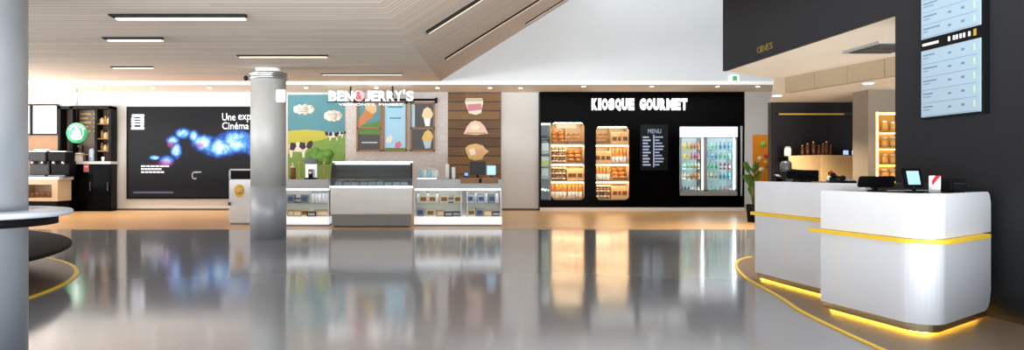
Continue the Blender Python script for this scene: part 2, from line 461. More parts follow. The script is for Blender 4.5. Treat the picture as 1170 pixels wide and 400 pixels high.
MB().box(5.85, 6.5, 8.85, 9.6, 2.90, 2.93).build('frame', M_greyd, tv)
mb = MB()
for k in range(8): mb.box(5.9, 6.45, 8.9 + k * .085, 8.93 + k * .085, 2.885, 2.9)
mb.build('slat', M_steeldark, tv)

# ------------------------------------------------------------------ steel column in the hall
cxm, cym = X(306.5, 59), Y(59)
t = thing('steel_column', (cxm, cym, 0), 'round brushed steel column with a ringed top standing before the cow mural', 'column')
MB().lathe((cxm, cym, 0), [(.345, 0), (.345, 1.0)], 64).build('lower_shaft', mat('column_steel_lower', '#b0b6be', .4, .3, noise=.1, nscale=4), t)
MB().lathe((cxm, cym, 0), [(.338, 1.0), (.338, 3.06)], 64).build('upper_shaft', mat('column_steel_upper', '#b0b0ac', .5, .15, noise=.1, nscale=4), t)
MB().lathe((cxm, cym, 0), [(.34, 3.05), (.37, 3.06), (.37, 3.10), (.35, 3.11), (.35, 3.13), (.375, 3.14), (.375, 3.18), (.3, 3.2)], 64).build('ring_collar', M_steel, t)
MB().lathe((cxm, cym, 0), [(.24, 3.18), (.24, zc(cym) + .02)], 48).build('neck', mat('white_neck', '#e8e8e4', .4), t)
# camera on a bracket beside the top
c = Vector((cxm - .42, cym - .05, 3.09))
t = thing('security_camera', c, 'small black security camera on a short bracket beside the column top', 'camera')
MB().ball(c, .05).build('dome', M_blackplastic, t)
MB().tube(c, (cxm - .3, cym - .03, 3.09), .02).build('bracket', M_steel, t)
c = Vector((cxm + .27, cym - .26, 2.72))
t = thing('column_luminaire', c, 'small white square box fixed high on the steel column', 'luminaire')  # square light fixture on the column, modelled unlit
MB().box(c.x - .06, c.x + .12, c.y - .06, c.y + .08, c.z - .12, c.z + .12, .015).build('housing', M_paper, t)
MB().box(c.x - .045, c.x + .105, c.y - .066, c.y - .058, c.z - .1, c.z + .1).build('grille', M_grey, t)

# near column with bar table round it
cx2, cy2, r2 = -2.6, 4.0, .34
t = thing('steel_column', (cx2, cy2, 0), 'brushed steel column passing through the round bar table', 'column')
M_near = mat('near_column_steel', '#a9b0b8', .35, .6, noise=.15, nscale=2)
MB().lathe((cx2, cy2, 0), [(r2, 0), (r2, zc(cy2) + .02)], 96).build('shaft', M_near, t)
sx = (16 - CX) / F
angs = math.radians(-58)
mb = MB()
pa = Vector((cx2 + (r2 + .001) * math.cos(angs), cy2 + (r2 + .001) * math.sin(angs), 0))
mb.box(pa.x - .006, pa.x + .006, pa.y - .006, pa.y + .006, 0, zc(cy2))
mb.build('seam', M_steeldark, t)
t = thing('bar_table', (cx2, cy2, 0), 'round pale metal edged bar table wrapped round the near steel column', 'table')
MB().lathe((cx2, cy2, 0), [(r2 + .004, 1.02), (.565, 1.02), (.58, 1.03), (.58, 1.045), (.57, 1.052), (r2 + .004, 1.052)], 96, closed=True).build('tabletop', mat('table_top_silver', '#ccd2dc', .35, .3), t)
MB().lathe((cx2, cy2, 0), [(r2 + .004, .97), (.50, .97), (.50, 1.019), (r2 + .004, 1.019)], 64, closed=True).build('underside_shade', M_blackmatte, t)  # black ring put in for the shade under the tabletop
t = thing('round_bench', (cc.x, cc.y, 0), 'large low dark circular bench standing inside the yellow floor ring', 'bench')
MB().lathe((cc.x, cc.y, 0), [(0, .35), (4.13, .35), (4.15, .36), (4.15, .385), (4.13, .40), (0, .40)], 128).build('seat', mat('charcoal_vinyl', '#15171b', .75, spec=.15, noise=.1, nscale=6), t)
MB().lathe((cc.x, cc.y, 0), [(1.6, .006), (1.6, .35)], 96).build('base', M_blackmatte, t)

# ------------------------------------------------------------------ reception desks
def offset_path(P, dist):
    """shift a 2D polyline to its left by dist"""
    out = []
    for i in range(len(P)):
        a = P[i] - P[i - 1] if i > 0 else P[1] - P[0]
        b = P[i + 1] - P[i] if i < len(P) - 1 else P[-1] - P[-2]
        t = (a.normalized() + b.normalized()).normalized()
        out.append(P[i] + Vector((-t.y, t.x)) * dist)
    return out
def round_corner(A, B, C, r, n=10):
    u, v = (A - B).normalized(), (C - B).normalized()
    ang = u.angle(v) / 2
    tl = r / math.tan(ang)
    p, q = B + u * tl, B + v * tl
    cen = B + (u + v).normalized() * (r / math.sin(ang))
    a0 = math.atan2((p - cen).y, (p - cen).x); a1 = math.atan2((q - cen).y, (q - cen).x)
    da = (a1 - a0 + PI) % (2 * PI) - PI
    return [cen + Vector((math.cos(a0 + da * k / n), math.sin(a0 + da * k / n))) * r for k in range(n + 1)]
def dens(P, step=.03):
    out = [P[0]]
    for a, b in zip(P, P[1:]):
        n = max(1, int((b - a).length / step))
        out += [a + (b - a) * (k / n) for k in range(1, n + 1)]
    return out
def strip(mb, P, inner, z0f, z1f):
    """vertical sheet of thickness following P, z limits by arc length"""
    Q = offset_path(P, inner)
    s = 0; S = [0]
    for a, b in zip(P, P[1:]): s += (b - a).length; S.append(s)
    for i in range(len(P) - 1):
        a0, a1, b0, b1 = z0f(S[i], s), z0f(S[i + 1], s), z1f(S[i], s), z1f(S[i + 1], s)
        mb.hexa([(*P[i], a0), (*P[i + 1], a1), (*Q[i + 1], a1), (*Q[i], a0)], [(*P[i], b0), (*P[i + 1], b1), (*Q[i + 1], b1), (*Q[i], b0)])
V = Vector
def panel_mat():
    """white lacquer with a faint cream patch broken up by noise"""
    m = bpy.data.materials.new('desk_panel_white'); N, L, b = nodes(m)
    b.inputs['Roughness'].default_value = .2; b.inputs['Coat Weight'].default_value = .3
    tc = N.new('ShaderNodeTexCoord')
    vo = N.new('ShaderNodeTexNoise'); vo.inputs['Scale'].default_value = 7; vo.inputs['Detail'].default_value = 3
    L.new(tc.outputs['Object'], vo.inputs['Vector'])
    ln = N.new('ShaderNodeVectorMath'); ln.operation = 'LENGTH'
    mp = N.new('ShaderNodeMapping'); L.new(tc.outputs['Object'], mp.inputs[0])
    mp.inputs['Location'].default_value = (0, -.62, -.47); mp.inputs['Scale'].default_value = (0, 1, 1)
    L.new(mp.outputs[0], ln.inputs[0])
    mr = N.new('ShaderNodeMapRange'); mr.inputs['From Min'].default_value = .12; mr.inputs['From Max'].default_value = .34
    mr.inputs['To Min'].default_value = 1; mr.inputs['To Max'].default_value = 0; L.new(ln.outputs['Value'], mr.inputs['Value'])
    gt = N.new('ShaderNodeMapRange'); gt.inputs['From Min'].default_value = .5; gt.inputs['From Max'].default_value = .56
    L.new(vo.outputs['Fac'], gt.inputs['Value'])
    mu = N.new('ShaderNodeMath'); mu.operation = 'MULTIPLY'; L.new(mr.outputs[0], mu.inputs[0]); L.new(gt.outputs[0], mu.inputs[1])
    mx = N.new('ShaderNodeMix'); mx.data_type = 'RGBA'; mx.inputs['A'].default_value = hexc('#dfe3ea'); mx.inputs['B'].default_value = hexc('#e4e4e0')
    L.new(mu.outputs[0], mx.inputs['Factor']); L.new(mx.outputs['Result'], b.inputs['Base Color'])
    return m
M_panel = panel_mat()
def desk(path, back, zt, zs, origin, label, endround=True, wrapstart=False):
    t = thing('reception_desk', (*origin, 0), label, 'reception desk', 'white reception desks')
    P = dens(path)
    ins = .05
    R_ = .16
    def rb(base):
        def f(s, tot):
            if endround and s > tot - R_:
                q = (s - (tot - R_)) / R_
                return base + R_ * (1 - math.sqrt(max(0, 1 - q * q)))
            return base
        return f
    def rt(top, R2=.10):
        def f(s, tot):
            if endround and s > tot - R2:
                q = (s - (tot - R2)) / R2
                return top - R2 * (1 - math.sqrt(max(0, 1 - q * q)))
            return top
        return f
    mb = MB(); strip(mb, P, ins, rb(.09), lambda s, q: zs - .02); mb.build('lower_panel', M_panel, t)
    mb = MB(); strip(mb, P, ins, lambda s, q: zs + .02, rt(zt)); mb.build('upper_panel', M_whitelac, t)
    # yellow ledge, sticking out of the face and past the free end
    P2 = offset_path(P, -.05); st = (P2[0] - P2[1]).normalized() * .10
    P2 = [P2[0] + st] + [p for k, p in enumerate(P2) if not (endround and k > len(P2) - 7)]
    mb = MB(); strip(mb, P2, .11, lambda s, q: zs - .016, lambda s, q: zs + .016); mb.build('ledge', M_yellow, t)
    inner = offset_path(P, ins)
    pin = offset_path(P, ins + .02)
    poly = [tuple(p) for p in pin] + [tuple(p) for p in back]
    MB().prism(poly, .10, zt - .06).build('carcass', M_whitelac, t)
    MB().prism([tuple(p) for p in inner] + [tuple(p) for p in back], zt - .06, zt - .003).build('worktop', mat('dark_worktop', '#3a352f', .35), t)
    pp = offset_path(P, .03)
    mb = MB(); strip(mb, pp, .04, lambda s, q: .024, lambda s, q: .088); mb.build('plinth', M_gold, t)
    pl_ = offset_path(P, .10)
    mb = MB(); strip(mb, pl_, .03, lambda s, q: .0055, lambda s, q: .03); mb.build('plinth_light', M_ledy, t)
    return t
A, B_, C_ = V((3.73, 6.45)), V((3.88, 5.27)), V((4.97, 6.05))
path2 = [A] + round_corner(A, B_, C_, .17) + [C_]
t = desk(path2, [(4.97, 6.45)], 1.105, .735, (3.73, 5.6), 'white rounded reception desk with yellow ledge standing against the charcoal wall')
A1, B1 = V((4.02, 8.30)), V((4.10, 7.19))
path1 = [V((4.12, 8.38)), V((4.05, 8.36)), A1, B1, V((4.2, 6.6))]
desk(path1, [(4.95, 6.6), (4.95, 8.38)], 1.165, .785, (4.02, 7.0), 'white reception desk with yellow ledge standing behind the rounded desk', endround=False)
for i, pt in enumerate(((4.3, 5.35), (3.7, 5.9), (3.85, 7.6))):
    pass

# things on the desks ------------------------------------------------
def monitor(name, c, w, h, rz, label, screen_m, tilt=0.2, cat='monitor', ins=.03):
    t = thing(name, c, label, cat)
    R = Matrix.Rotation(rz, 4, 'Z') @ Matrix.Rotation(-tilt, 4, 'X')
    up = R @ Vector((0, 0, 1)); fw = R @ Vector((0, -1, 0)); mid = Vector(c) + up * (h / 2 + .04)
    MB().obox(mid, (w, .025, h), R, .008).build('casing', M_blackplastic, t)
    MB().obox(mid + fw * .0135, (w - ins * 1.6, .003, h - ins), R).build('screen', screen_m, t)
    MB().tube(Vector(c) + Vector((0, 0, .01)), mid - fw * .02, .012).build('stand', M_blackplastic, t)
    MB().lathe(c, [(.07, 0), (.07, .012), (0, .014)], 24).build('foot', M_blackplastic, t)
    return t
M_scr_blue = mat('lit_blue_screen', '#7ea2d6', .3, emit=.75, ecol='#86aee4')
M_scr_off = mat('dark_screen', '#0a0b0e', .15)
def PT(px, s, z): return (X(px, s), Y(s), z)
W2, W1 = 1.102, 1.162
s_ = 137
def dk(px, s): return (X(px, s), Y(s), W2)
monitor('tablet_till', dk(1045, 137), .2, .165, .2, 'black tablet till with a lit blue screen on the rounded desk', M_scr_blue, .2, 'tablet', .05)
c = Vector(dk(1068, 136))
t = thing('leaflet_holder', c, 'red and white leaflet display standing beside the tablet till', 'leaflet holder')
MB().obox(c + V((0, 0, .07)), (.085, .03, .14), Matrix.Rotation(.15, 4, 'Z')).build('leaflet', M_paper, t)
R = Matrix.Rotation(.15, 4, 'Z')
mb = MB(); mb.xz([(-.042, .10), (-.01, .14), (.042, .14), (.0, .10), (-.03, .065), (-.042, .065)], -.0175, -.0155)
bmesh.ops.transform(mb.bm, matrix=Matrix.Translation(c) @ R, verts=mb.bm.verts[:]); mb.build('print', M_red, t)
MB().obox(c + V((0, .0, .006)), (.1, .06, .012), R).build('base', M_glass, t)
c = Vector(dk(1089, 136))
t = thing('receipt_printer', c, 'small black receipt printer beside the leaflets', 'printer')
MB().obox(c + V((0, 0, .055)), (.13, .15, .11), None, .012).build('casing', M_blackplastic, t)
MB().obox(c + V((0, -.01, .112)), (.1, .09, .008), None, .003).build('cover', M_blackmatte, t)
MB().obox(c + V((0, -.073, .075)), (.09, .01, .008)).build('paper_slot', M_steeldark, t)
# flat screen seen from behind lying low
c = Vector(dk(1003, 128.8))
t = thing('monitor', c, 'wide low black monitor seen from behind on the rounded desk', 'monitor')
MB().obox(c + V((0, .02, .085)), (.34, .03, .10), Matrix.Rotation(.08, 4, 'Z') @ Matrix.Rotation(.25, 4, 'X'), .01).build('casing', M_blackplastic, t)
MB().tube(c + V((0, 0.03, 0.01)), c + V((0, .03, .08)), .015).build('stand', M_blackplastic, t)
MB().obox(c + V((0, .03, .006)), (.14, .12, .012), None, .004).build('foot', M_blackplastic, t)
c = Vector(dk(988, 127.6))
mb = MB(); mb.obox(c + V((0, 0, .02)), (.10, .07, .04), Matrix.Rotation(.4, 4, 'Z'), .012); mb.obox(c + V((0.03, .01, .045)), (.05, .05, .03), Matrix.Rotation(.8, 4, 'Z'), .008)
single('crumpled_paper', mb, M_paper, c, 'small white crumpled papers in front of the low monitor', 'papers')
c = Vector((X(963, 112), Y(112), W1))
t = thing('desk_phone', c, 'black desk phone with its handset on the farther reception desk', 'phone')
MB().hexa([c + V(p) for p in ((-.09, -.08, 0), (.09, -.08, 0), (.09, .08, 0), (-.09, .08, 0))], [c + V(p) for p in ((-.09, -.08, .02), (.09, -.08, .02), (.09, .08, .06), (-.09, .08, .06))]).build('base', M_blackplastic, t)
mb = MB(); mb.obox(c + V((-.05, 0, .06)), (.04, .19, .02), Matrix.Rotation(.2, 4, 'X'), .008); mb.ball(c + V((-.05, -.08, .05)), .028); mb.ball(c + V((-.05, .08, .08)), .028); mb.build('handset', M_blackmatte, t)
mb = MB()
for i in range(3):
    for j in range(4): mb.obox(c + V((.0 + i * .028, -.05 + j * .028, .03 + j * .007)), (.018, .016, .012))
mb.build('keypad', M_grey, t)
c = Vector((X(948, 108.7), Y(108.7), W1))
t = thing('pen_cup', c, 'white cup of pens with a red and yellow card on the farther reception desk', 'pen cup')
MB().lathe(c, [(.028, 0), (.034, .07), (.030, .07), (.026, .006)], 20, closed=True).build('cup', M_paper, t)
MB().obox(c + V((.02, .01, .1)), (.03, .012, .05), Matrix.Rotation(.5, 4, 'Y')).build('red_card', M_red, t)
MB().obox(c + V((-.02, .0, .08)), (.03, .012, .05), Matrix.Rotation(-.4, 4, 'Y')).build('yellow_card', M_yellow, t)
for k in range(3):
    MB().tube(c + V((.0, 0, .01)), c + V((-.02 + .015 * k, .01 * (k - 1), .11)), .004, 6).build('pen', M_blackplastic, t)
c = Vector((X(918, 100.7), Y(100.7), W1))
t = thing('monitor', c, 'black monitor seen from behind on the farther reception desk', 'monitor')
MB().obox(c + V((0, 0.02, .085)), (.36, .03, .10), Matrix.Rotation(.2, 4, 'X'), .01).build('casing', M_blackplastic, t)
MB().tube(c + V((0, 0.03, 0.01)), c + V((0, .03, .08)), .015).build('stand', M_blackplastic, t)
MB().obox(c + V((0, .03, .006)), (.16, .12, .012), None, .004).build('foot', M_blackplastic, t)
c = Vector((X(888, 97.2), Y(97.2), W1))
t = thing('card_terminal', c, 'small dark card terminal at the end of the farther reception desk', 'card terminal')
MB().obox(c + V((0, 0, .04)), (.08, .12, .05), Matrix.Rotation(.4, 4, 'X'), .01).build('casing', M_blackplastic, t)
MB().obox(c + V((0, -.01, .072)), (.05, .05, .004), Matrix.Rotation(.4, 4, 'X')).build('screen', M_grey, t)

# ------------------------------------------------------------------ price display on the charcoal wall
t = thing('price_display', (XR - .03, 6.54, 1.8), 'tall double lit price display with a black band on the charcoal wall', 'display')
y0, y1 = 6.165, 6.915
MB().box(XR - .05, XR, y0 - .02, y1 + .005, 1.79, 3.35).build('frame', M_blackplastic, t)
M_disp = mat('lit_display_face', '#879ba8', .25, emit=.22, ecol='#b9d6e8', noise=.05, nscale=6)
lowp = MB().box(XR - .056, XR - .048, y0 + .012, y1 - .012, 1.81, 2.46).build('lower_screen', M_disp, t)
upp = MB().box(XR - .056, XR - .048, y0 + .012, y1 - .012, 2.575, 3.33).build('upper_screen', M_disp, t)
RX = Matrix.Translation(V((XR - .0565, 0, 0))) @ Matrix.Rotation(-PI / 2, 4, 'Z')   # (x,z) -> text along -Y
M_ink = mat('display_ink', '#5a7488', .5, emit=.15, ecol='#5a7488'); M_inkg = mat('display_green_ink', '#9ab88a', .5, emit=.4, ecol='#a8c890')
def wline(mb, u0, u1, z0, z1, tt=.002):   # u measured from far edge y1 towards the camera
    mb.box(XR - .056 - tt, XR - .0555, y1 - u0, y1 - u1, z0, z1)
for parent, zz0, zz1, n in ((lowp, 1.81, 2.46, 5), (upp, 2.575, 3.33, 6)):
    rows, prices, rules = MB(), MB(), MB()
    for k in range(n):
        zt = zz1 - .02 - k * (zz1 - zz0 - .02) / n; hgt = (zz1 - zz0) / n
        wline(rows, .04, .04 + random.uniform(.12, .22), zt - .035, zt - .022)
        wline(rows, .04, .04 + random.uniform(.06, .14), zt - .062, zt - .054)
        wline(rows, .36, .40, zt - .06, zt - .042)
        wline(rows, .52, .555, zt - .058, zt - .036)
        wline(prices, .66, .675, zt - .08, zt - .02)
        wline(rules, .03, .70, zt - hgt + .012, zt - hgt + .0155)
    rows.build('text_rows', M_ink, parent); prices.build('green_marks', M_inkg, parent); rules.build('rules', M_ink, parent)
mb = MB(); wline(mb, .03, .24, 2.505, 2.53)
for u in (.36, .42, .455, .50, .54, .6): wline(mb, u, u + .024, 2.498, 2.54)
mb.build('band_icons', M_paper, t)
mb = MB(); wline(mb, .66, .69, 2.49, 2.55); mb.build('band_mark', mat('band_gold', '#a88a3a', .4), t)

# gold letters low on the beam
t = thing('gold_lettering', (XR, 10.1, 3.0), 'small gold letters on the charcoal beam over the reception opening', 'lettering')
RM = Matrix.Translation(V((XR, 0, 0))) @ Matrix.Rotation(-PI / 2, 4, 'Z')
xs = -10.33; wd = .47
for i, ch in enumerate('CINES'):
    MB().text(ch, xs + i * wd / 5, xs + (i + .8) * wd / 5, 3.02, 3.115, -.0, .02, RM, .01).build('letter', mat('gold_paint', '#8d7a3c', .35, .6), t)

# ------------------------------------------------------------------ emergency sign
ex, ez = X(838, 37.6), Z(90, 37.6)
t = thing('exit_sign', (ex, Yf - .08, ez), 'small lit green and white emergency exit sign on the tall white wall', 'exit sign')
MB().box(ex - .14, ex + .14, Yf - .1, Yf - .001, ez - .1, ez + .1, .01).build('casing', mat('exit_face', '#e8f4ec', .4, emit=.6, ecol='#e8fff0'), t)
mb = MB(); mb.box(ex - .07, ex + .07, Yf - .105, Yf - .099, ez - .075, ez + .075); mb.build('green_panel', mat('exit_green', '#2f9a5c', .4, emit=.4, ecol='#2f9a5c'), t)

# ------------------------------------------------------------------ billboard with the blue cloud of light
bx0, bx1, bz0, bz1 = X(143, SB), X(318, SB), Z(227.5, SB), Z(121.5, SB)
def neb_mat():
    m = bpy.data.materials.new('space_image'); N, L, b = nodes(m)
    tc = N.new('ShaderNodeTexCoord')
    nz = N.new('ShaderNodeTexNoise'); nz.inputs['Scale'].default_value = 2.4; nz.inputs['Detail'].default_value = 8; nz.inputs['Roughness'].default_value = .65
    L.new(tc.outputs['Object'], nz.inputs['Vector'])
    def blob(px, py, rx, ry):
        mp = N.new('ShaderNodeMapping')
        mp.vector_type = 'POINT'
        s = (SB / rx, 0, SB / ry)
        mp.inputs['Scale'].default_value = s
        mp.inputs['Location'].default_value = (-(X(px, SB) - (bx0 + bx1) / 2) * s[0], 0, -(Z(py, SB) - bz0) * s[2])
        L.new(tc.outputs['Object'], mp.inputs[0])
        ln = N.new('ShaderNodeVectorMath'); ln.operation = 'LENGTH'; L.new(mp.outputs[0], ln.inputs[0])
        mr = N.new('ShaderNodeMapRange'); mr.interpolation_type = 'SMOOTHSTEP'
        mr.inputs['From Min'].default_value = 0; mr.inputs['From Max'].default_value = 1
        mr.inputs['To Min'].default_value = 1; mr.inputs['To Max'].default_value = 0
        L.new(ln.outputs['Value'], mr.inputs['Value']); return mr.outputs[0]
    def mx_(a, b2):
        q = N.new('ShaderNodeMath'); q.operation = 'MAXIMUM'; L.new(a, q.inputs[0]); L.new(b2, q.inputs[1]); return q.outputs[0]
    blue = None
    for q in ((208, 152, 13, 9), (196, 160, 11, 8), (200, 172, 9, 14), (190, 183, 12, 8), (232, 163, 20, 14), (250, 168, 30, 17), (270, 162, 34, 19), (296, 165, 30, 20), (175, 180, 9, 4), (220, 155, 8, 10)):
        o = blob(*q); blue = o if blue is None else mx_(blue, o)
    mul = N.new('ShaderNodeMath'); mul.operation = 'MULTIPLY'; L.new(blue, mul.inputs[0])
    cr2 = N.new('ShaderNodeMapRange'); cr2.inputs['From Min'].default_value = .38; cr2.inputs['From Max'].default_value = .68; L.new(nz.outputs['Fac'], cr2.inputs['Value'])
    ad = N.new('ShaderNodeMath'); ad.operation = 'MULTIPLY_ADD'; ad.inputs[1].default_value = .95; ad.inputs[2].default_value = .55
    L.new(cr2.outputs[0], ad.inputs[0]); L.new(ad.outputs[0], mul.inputs[1])
    rp = N.new('ShaderNodeValToRGB'); e = rp.color_ramp.elements
    e[0].position = 0; e[0].color = hexc('#0f1013'); e[1].position = 1; e[1].color = hexc('#dff2ff')
    for p, c in ((.12, '#10142a'), (.3, '#2a4fa8'), (.5, '#4f9be6'), (.7, '#9fd0f6')): k = e.new(p); k.color = hexc(c)
    L.new(mul.outputs[0], rp.inputs['Fac'])
    pink = mx_(blob(188, 186, 11, 6), mx_(blob(228, 166, 7, 5), blob(194, 165, 6, 5)))
    mxp = N.new('ShaderNodeMix'); mxp.data_type = 'RGBA'; mxp.inputs['B'].default_value = hexc('#c8509a')
    pm = N.new('ShaderNodeMath'); pm.operation = 'MULTIPLY'; pm.inputs[1].default_value = .75; L.new(pink, pm.inputs[0])
    L.new(pm.outputs[0], mxp.inputs['Factor']); L.new(rp.outputs['Color'], mxp.inputs['A'])
    L.new(mxp.outputs['Result'], b.inputs['Emission Color']); b.inputs['Emission Strength'].default_value = 1.25
    b.inputs['Base Color'].default_value = (.004, .004, .005, 1); b.inputs['Roughness'].default_value = .3; b.inputs['Specular IOR Level'].default_value = .1
    return m
bc = ((bx0 + bx1) / 2, Yw - .06, bz0)
t = thing('billboard', bc, 'black lit billboard showing a blue glowing cloud on the white wall', 'billboard')
MB().box(bx0, bx1, Yw - .08, Yw, bz0, bz1).build('frame', M_blackmatte, t)
MB().box(bx0 + .07, bx1 - .07, Yw - .085, Yw - .079, bz0 + .07, bz1 - .07).build('picture', neb_mat(), t)
M_wt = mat('billboard_white', '#e6e8f0', .5, emit=.55, ecol='#e6e8f4')
def bb(px0, px1, py0, py1): return (X(px0, SB), X(px1, SB), Z(py1, SB), Z(py0, SB))
mb = MB()
for k, yy in enumerate((130.5, 135, 138, 141, 145)):
    h = 2.8 if k in (0, 4) else 1.6
    x0, x1, z0, z1 = bb(148.5 + (1 if k in (0,) else 0), 163.5, yy, yy + h); mb.box(x0, x1, Yw - .09, Yw - .084, z0, z1)
x0, x1, z0, z1 = bb(149.5, 152, 131, 146); mb.box(x0, x1, Yw - .09, Yw - .084, z0, z1)
x0, x1, z0, z1 = bb(159.5, 162.5, 131, 146); mb.box(x0, x1, Yw - .09, Yw - .084, z0, z1)
mb.build('logo', M_wt, t)
x0, x1, z0, z1 = bb(253, 311, 129, 137.5); MB().text('Une', x0, x0 + .44, z0, z1, Yw - .086, .004).build('headline_word', M_wt, t); MB().text('expérience', x0 + .53, x1 + .15, z0 - .06, z1 + .02, Yw - .086, .004).build('headline_word', M_wt, t)
x0, x1, z0, z1 = bb(253, 297, 139.5, 147.5); MB().text('Cinéma', x0, x0 + .88, z0, z1, Yw - .086, .004).build('headline_word', M_wt, t)
mb = MB()
for k, (x_0, x_1) in enumerate(((160, 193), (160, 184), (160, 187))):
    x0, x1, z0, z1 = bb(x_0, x_1, 189 + k * 3.4, 190.7 + k * 3.4)
    n = 6
    for j in range(n): mb.box(x0 + (x1 - x0) * j / n, x0 + (x1 - x0) * (j + .8) / n, Yw - .089, Yw - .084, z0, z1)
mb.build('small_print', M_wt, t)
x0, x1, z0, z1 = bb(151, 197, 219, 221); MB().box(x0, x1, Yw - .089, Yw - .084, z0, z1).build('footer_line', mat('dim_print', '#4a4c66', .5, emit=.2, ecol='#4a4c66'), t)
x0, x1, z0, z1 = bb(218, 229, 196, 205); mb = MB()
mb.text('C', x0, x0 + (x1 - x0) * .5, z0, z1, Yw - .086, .004); mb.box(x0 + .1, x1, Yw - .089, Yw - .084, z1 - .04, z1)
mb.build('small_mark', mat('dim_white', '#9a9aa4', .5, emit=.3), t)

# ------------------------------------------------------------------ coffee stand at the side
def fbox(mb, px0, px1, py0, py1, s, dep, bev=0., out=0.):
    """box whose front face fills the pixel box at scale s, going back by dep"""
    return mb.box(X(px0, s), X(px1, s), Y(s) - out, Y(s) + dep - min(out, 0), Z(py1, s), Z(py0, s), bev)
tag(fbox(MB(), -10, 82, 154, 203, SB, .05, 0, -.1).build('wood_wall_panel', M_woodo), 'honey brown wooden wall panel behind the coffee machines', 'wall panel')
def menu_screen(px0, px1, label):
    t = thing('menu_screen', (X((px0 + px1) / 2, SB), Yb, Z(154, SB)), label, 'screen', 'coffee menu screens')
    fbox(MB(), px0, px1, 119, 154.5, SB, .1).build('frame', M_blackplastic, t)
    fbox(MB(), px0 + 1.6, px1 - 1.6, 121, 152.5, SB, .01, 0, .006).build('screen', mat('lit_menu', '#f2e8e4', .4, emit=.9, ecol='#f6ece8', noise=.06, nscale=4), t)
menu_screen(2, 35.5, 'lit white menu screen half hidden by the near steel column')
menu_screen(36.5, 66, 'lit white menu screen beside the dark coffee cabinet')
# tall dark cabinet with open shelves above and closed doors below
hx = X(96, SB)
t = thing('coffee_cabinet', (hx, Yb, 0), 'tall black coffee cabinet with open shelves over closed doors', 'cabinet')
D_ = .45; sh = 33.9; Yh = Y(sh)
s0 = 35.2
mb = MB()
fbox(mb, 66, 69, 121, 187, s0, D_); fbox(mb, 79.5, 83, 121, 187, s0, D_); fbox(mb, 124, 127, 121, 187, s0, D_)
fbox(mb, 66, 127, 121, 124.5, s0, D_); fbox(mb, 108, 111, 124, 187, s0, D_)
mb.build('shelf_frame', M_blackmatte, t)
fbox(MB(), 69, 124, 124.5, 187, s0, .02, 0, -D_ + .02).build('brown_back_panel', mat('dark_walnut', '#4c3a24', .5, noise=.3, nscale=5), t)
for yy in (141, 158, 172):
    fbox(MB(), 111, 124, yy, yy + 1, s0, D_ - .03, 0, -.02).build('shelf', M_woodo, t)
fbox(MB(), 83, 108, 176, 177, s0, D_ - .03, 0, -.02).build('shelf', M_woodo, t)
fbox(MB(), 78, 128, 184.5, 187.5, s0, D_ + .1, 0, .12).build('ledge', M_grey, t)
fbox(MB(), 66, 127, 187.5, 242.5, s0, D_, 0, 0).build('carcass', M_black, t)
for a_, b_ in ((67, 86), (87, 106), (107, 126)):
    dr = fbox(MB(), a_, b_, 190, 239, s0, .02, .004, .022).build('door', M_black, t)
    fbox(MB(), b_ - 3, b_ - 2.2, 208, 218, s0, .02, 0, .045).build('handle', M_steeldark, dr)
# price tags printed in gold on the back panel
mb = MB()
for k in range(5):
    fbox(mb, 85, 97 - (k % 2) * 3, 128 + k * 5, 130.2 + k * 5, s0, .01, 0, -D_ + .04)
    fbox(mb, 100, 106, 128 + k * 5, 130 + k * 5, s0, .01, 0, -D_ + .04)
mb.build('gold_print', mat('gold_print', '#9a7b3e', .5), t)
sg = thing('red_notice', (X(99, s0), Yh, Z(197, s0)), 'small pink red notice on the black cabinet door', 'notice')
sg.location = (X(99, s0), Y(s0) - .03, Z(197, s0))
fbox(MB(), 96, 102, 187.8, 196.5, s0, .008, 0, .035).build('card', mat('pink_card', '#c8606a', .5), sg)
fbox(MB(), 97, 101, 190, 191, s0, .002, 0, .037).build('lettering', M_paper, sg)
# goods on its shelves
def jar_proto(name, cat, r, h, m1, m2, seg=14):
    o = thing(name, (0, 0, 0), 'x', cat)
    MB().lathe((0, 0, 0), [(r * .9, 0), (r, r * .15), (r, h * .75), (r * .6, h * .85), (r * .6, h * .88)], seg).build('body', m1, o)
    MB().cyl((0, 0, h * .88), r * .66, h * .12, seg).build('lid', m2, o)
    KINDS[name] = [o, False]
jar_proto('syrup_bottle', 'bottle', .045, .3, mat('amber_syrup', '#9a6a2c', .25), M_blackplastic)
jar_proto('coffee_jar', 'jar', .07, .2, mat('jar_cream', '#c9b48a', .4), M_steel)
for yy, nme in ((141, 'top'), (158, 'middle'), (172, 'lower')):
    for k in range(3):
        item('coffee_jar' if (k + yy) % 2 else 'syrup_bottle', (X(113.5 + k * 4, s0), Y(s0) + .2, Z(yy, s0)), 'small %s standing on the %s shelf of the coffee cabinet' % ('jar' if (k + yy) % 2 else 'amber bottle', nme), 'goods on the %s cabinet shelf' % nme)
c = V((X(92, s0), Y(s0) + .1, Z(184.5, s0)))
c2 = c
t = thing('coffee_grinder', (c.x - .1, c.y, c.z), 'pale coffee grinder standing on the cabinet ledge under the round logo', 'grinder')
cx_ = c.x - .1
MB().box(cx_ - .14, cx_ + .14, c.y - .05, c.y + .22, c.z, c.z + .28, .03).build('housing', mat('pale_plastic', '#cfc9c4', .4), t)
MB().lathe((cx_, c.y + .08, c.z + .28), [(.06, 0), (.13, .22), (.13, .24)], 20).build('hopper', M_smoke, t)
c = V((X(104, s0), Y(s0) + .1, Z(184.5, s0)))
t = thing('water_boiler', c, 'blue grey water boiler standing on the cabinet ledge next to the grinder', 'boiler')
MB().lathe(c, [(.1, 0), (.11, .02), (.11, .36), (.07, .41), (.02, .43)], 24).build('tank', mat('boiler_blue', '#9fb2c6', .3, .3), t)
MB().box(c.x - .02, c.x + .02, c.y - .17, c.y - .1, c.z + .08, c.z + .12, .006).build('tap', M_steeldark, t)
c = V((X(118, s0), Y(s0) - .02, Z(184.5, s0)))
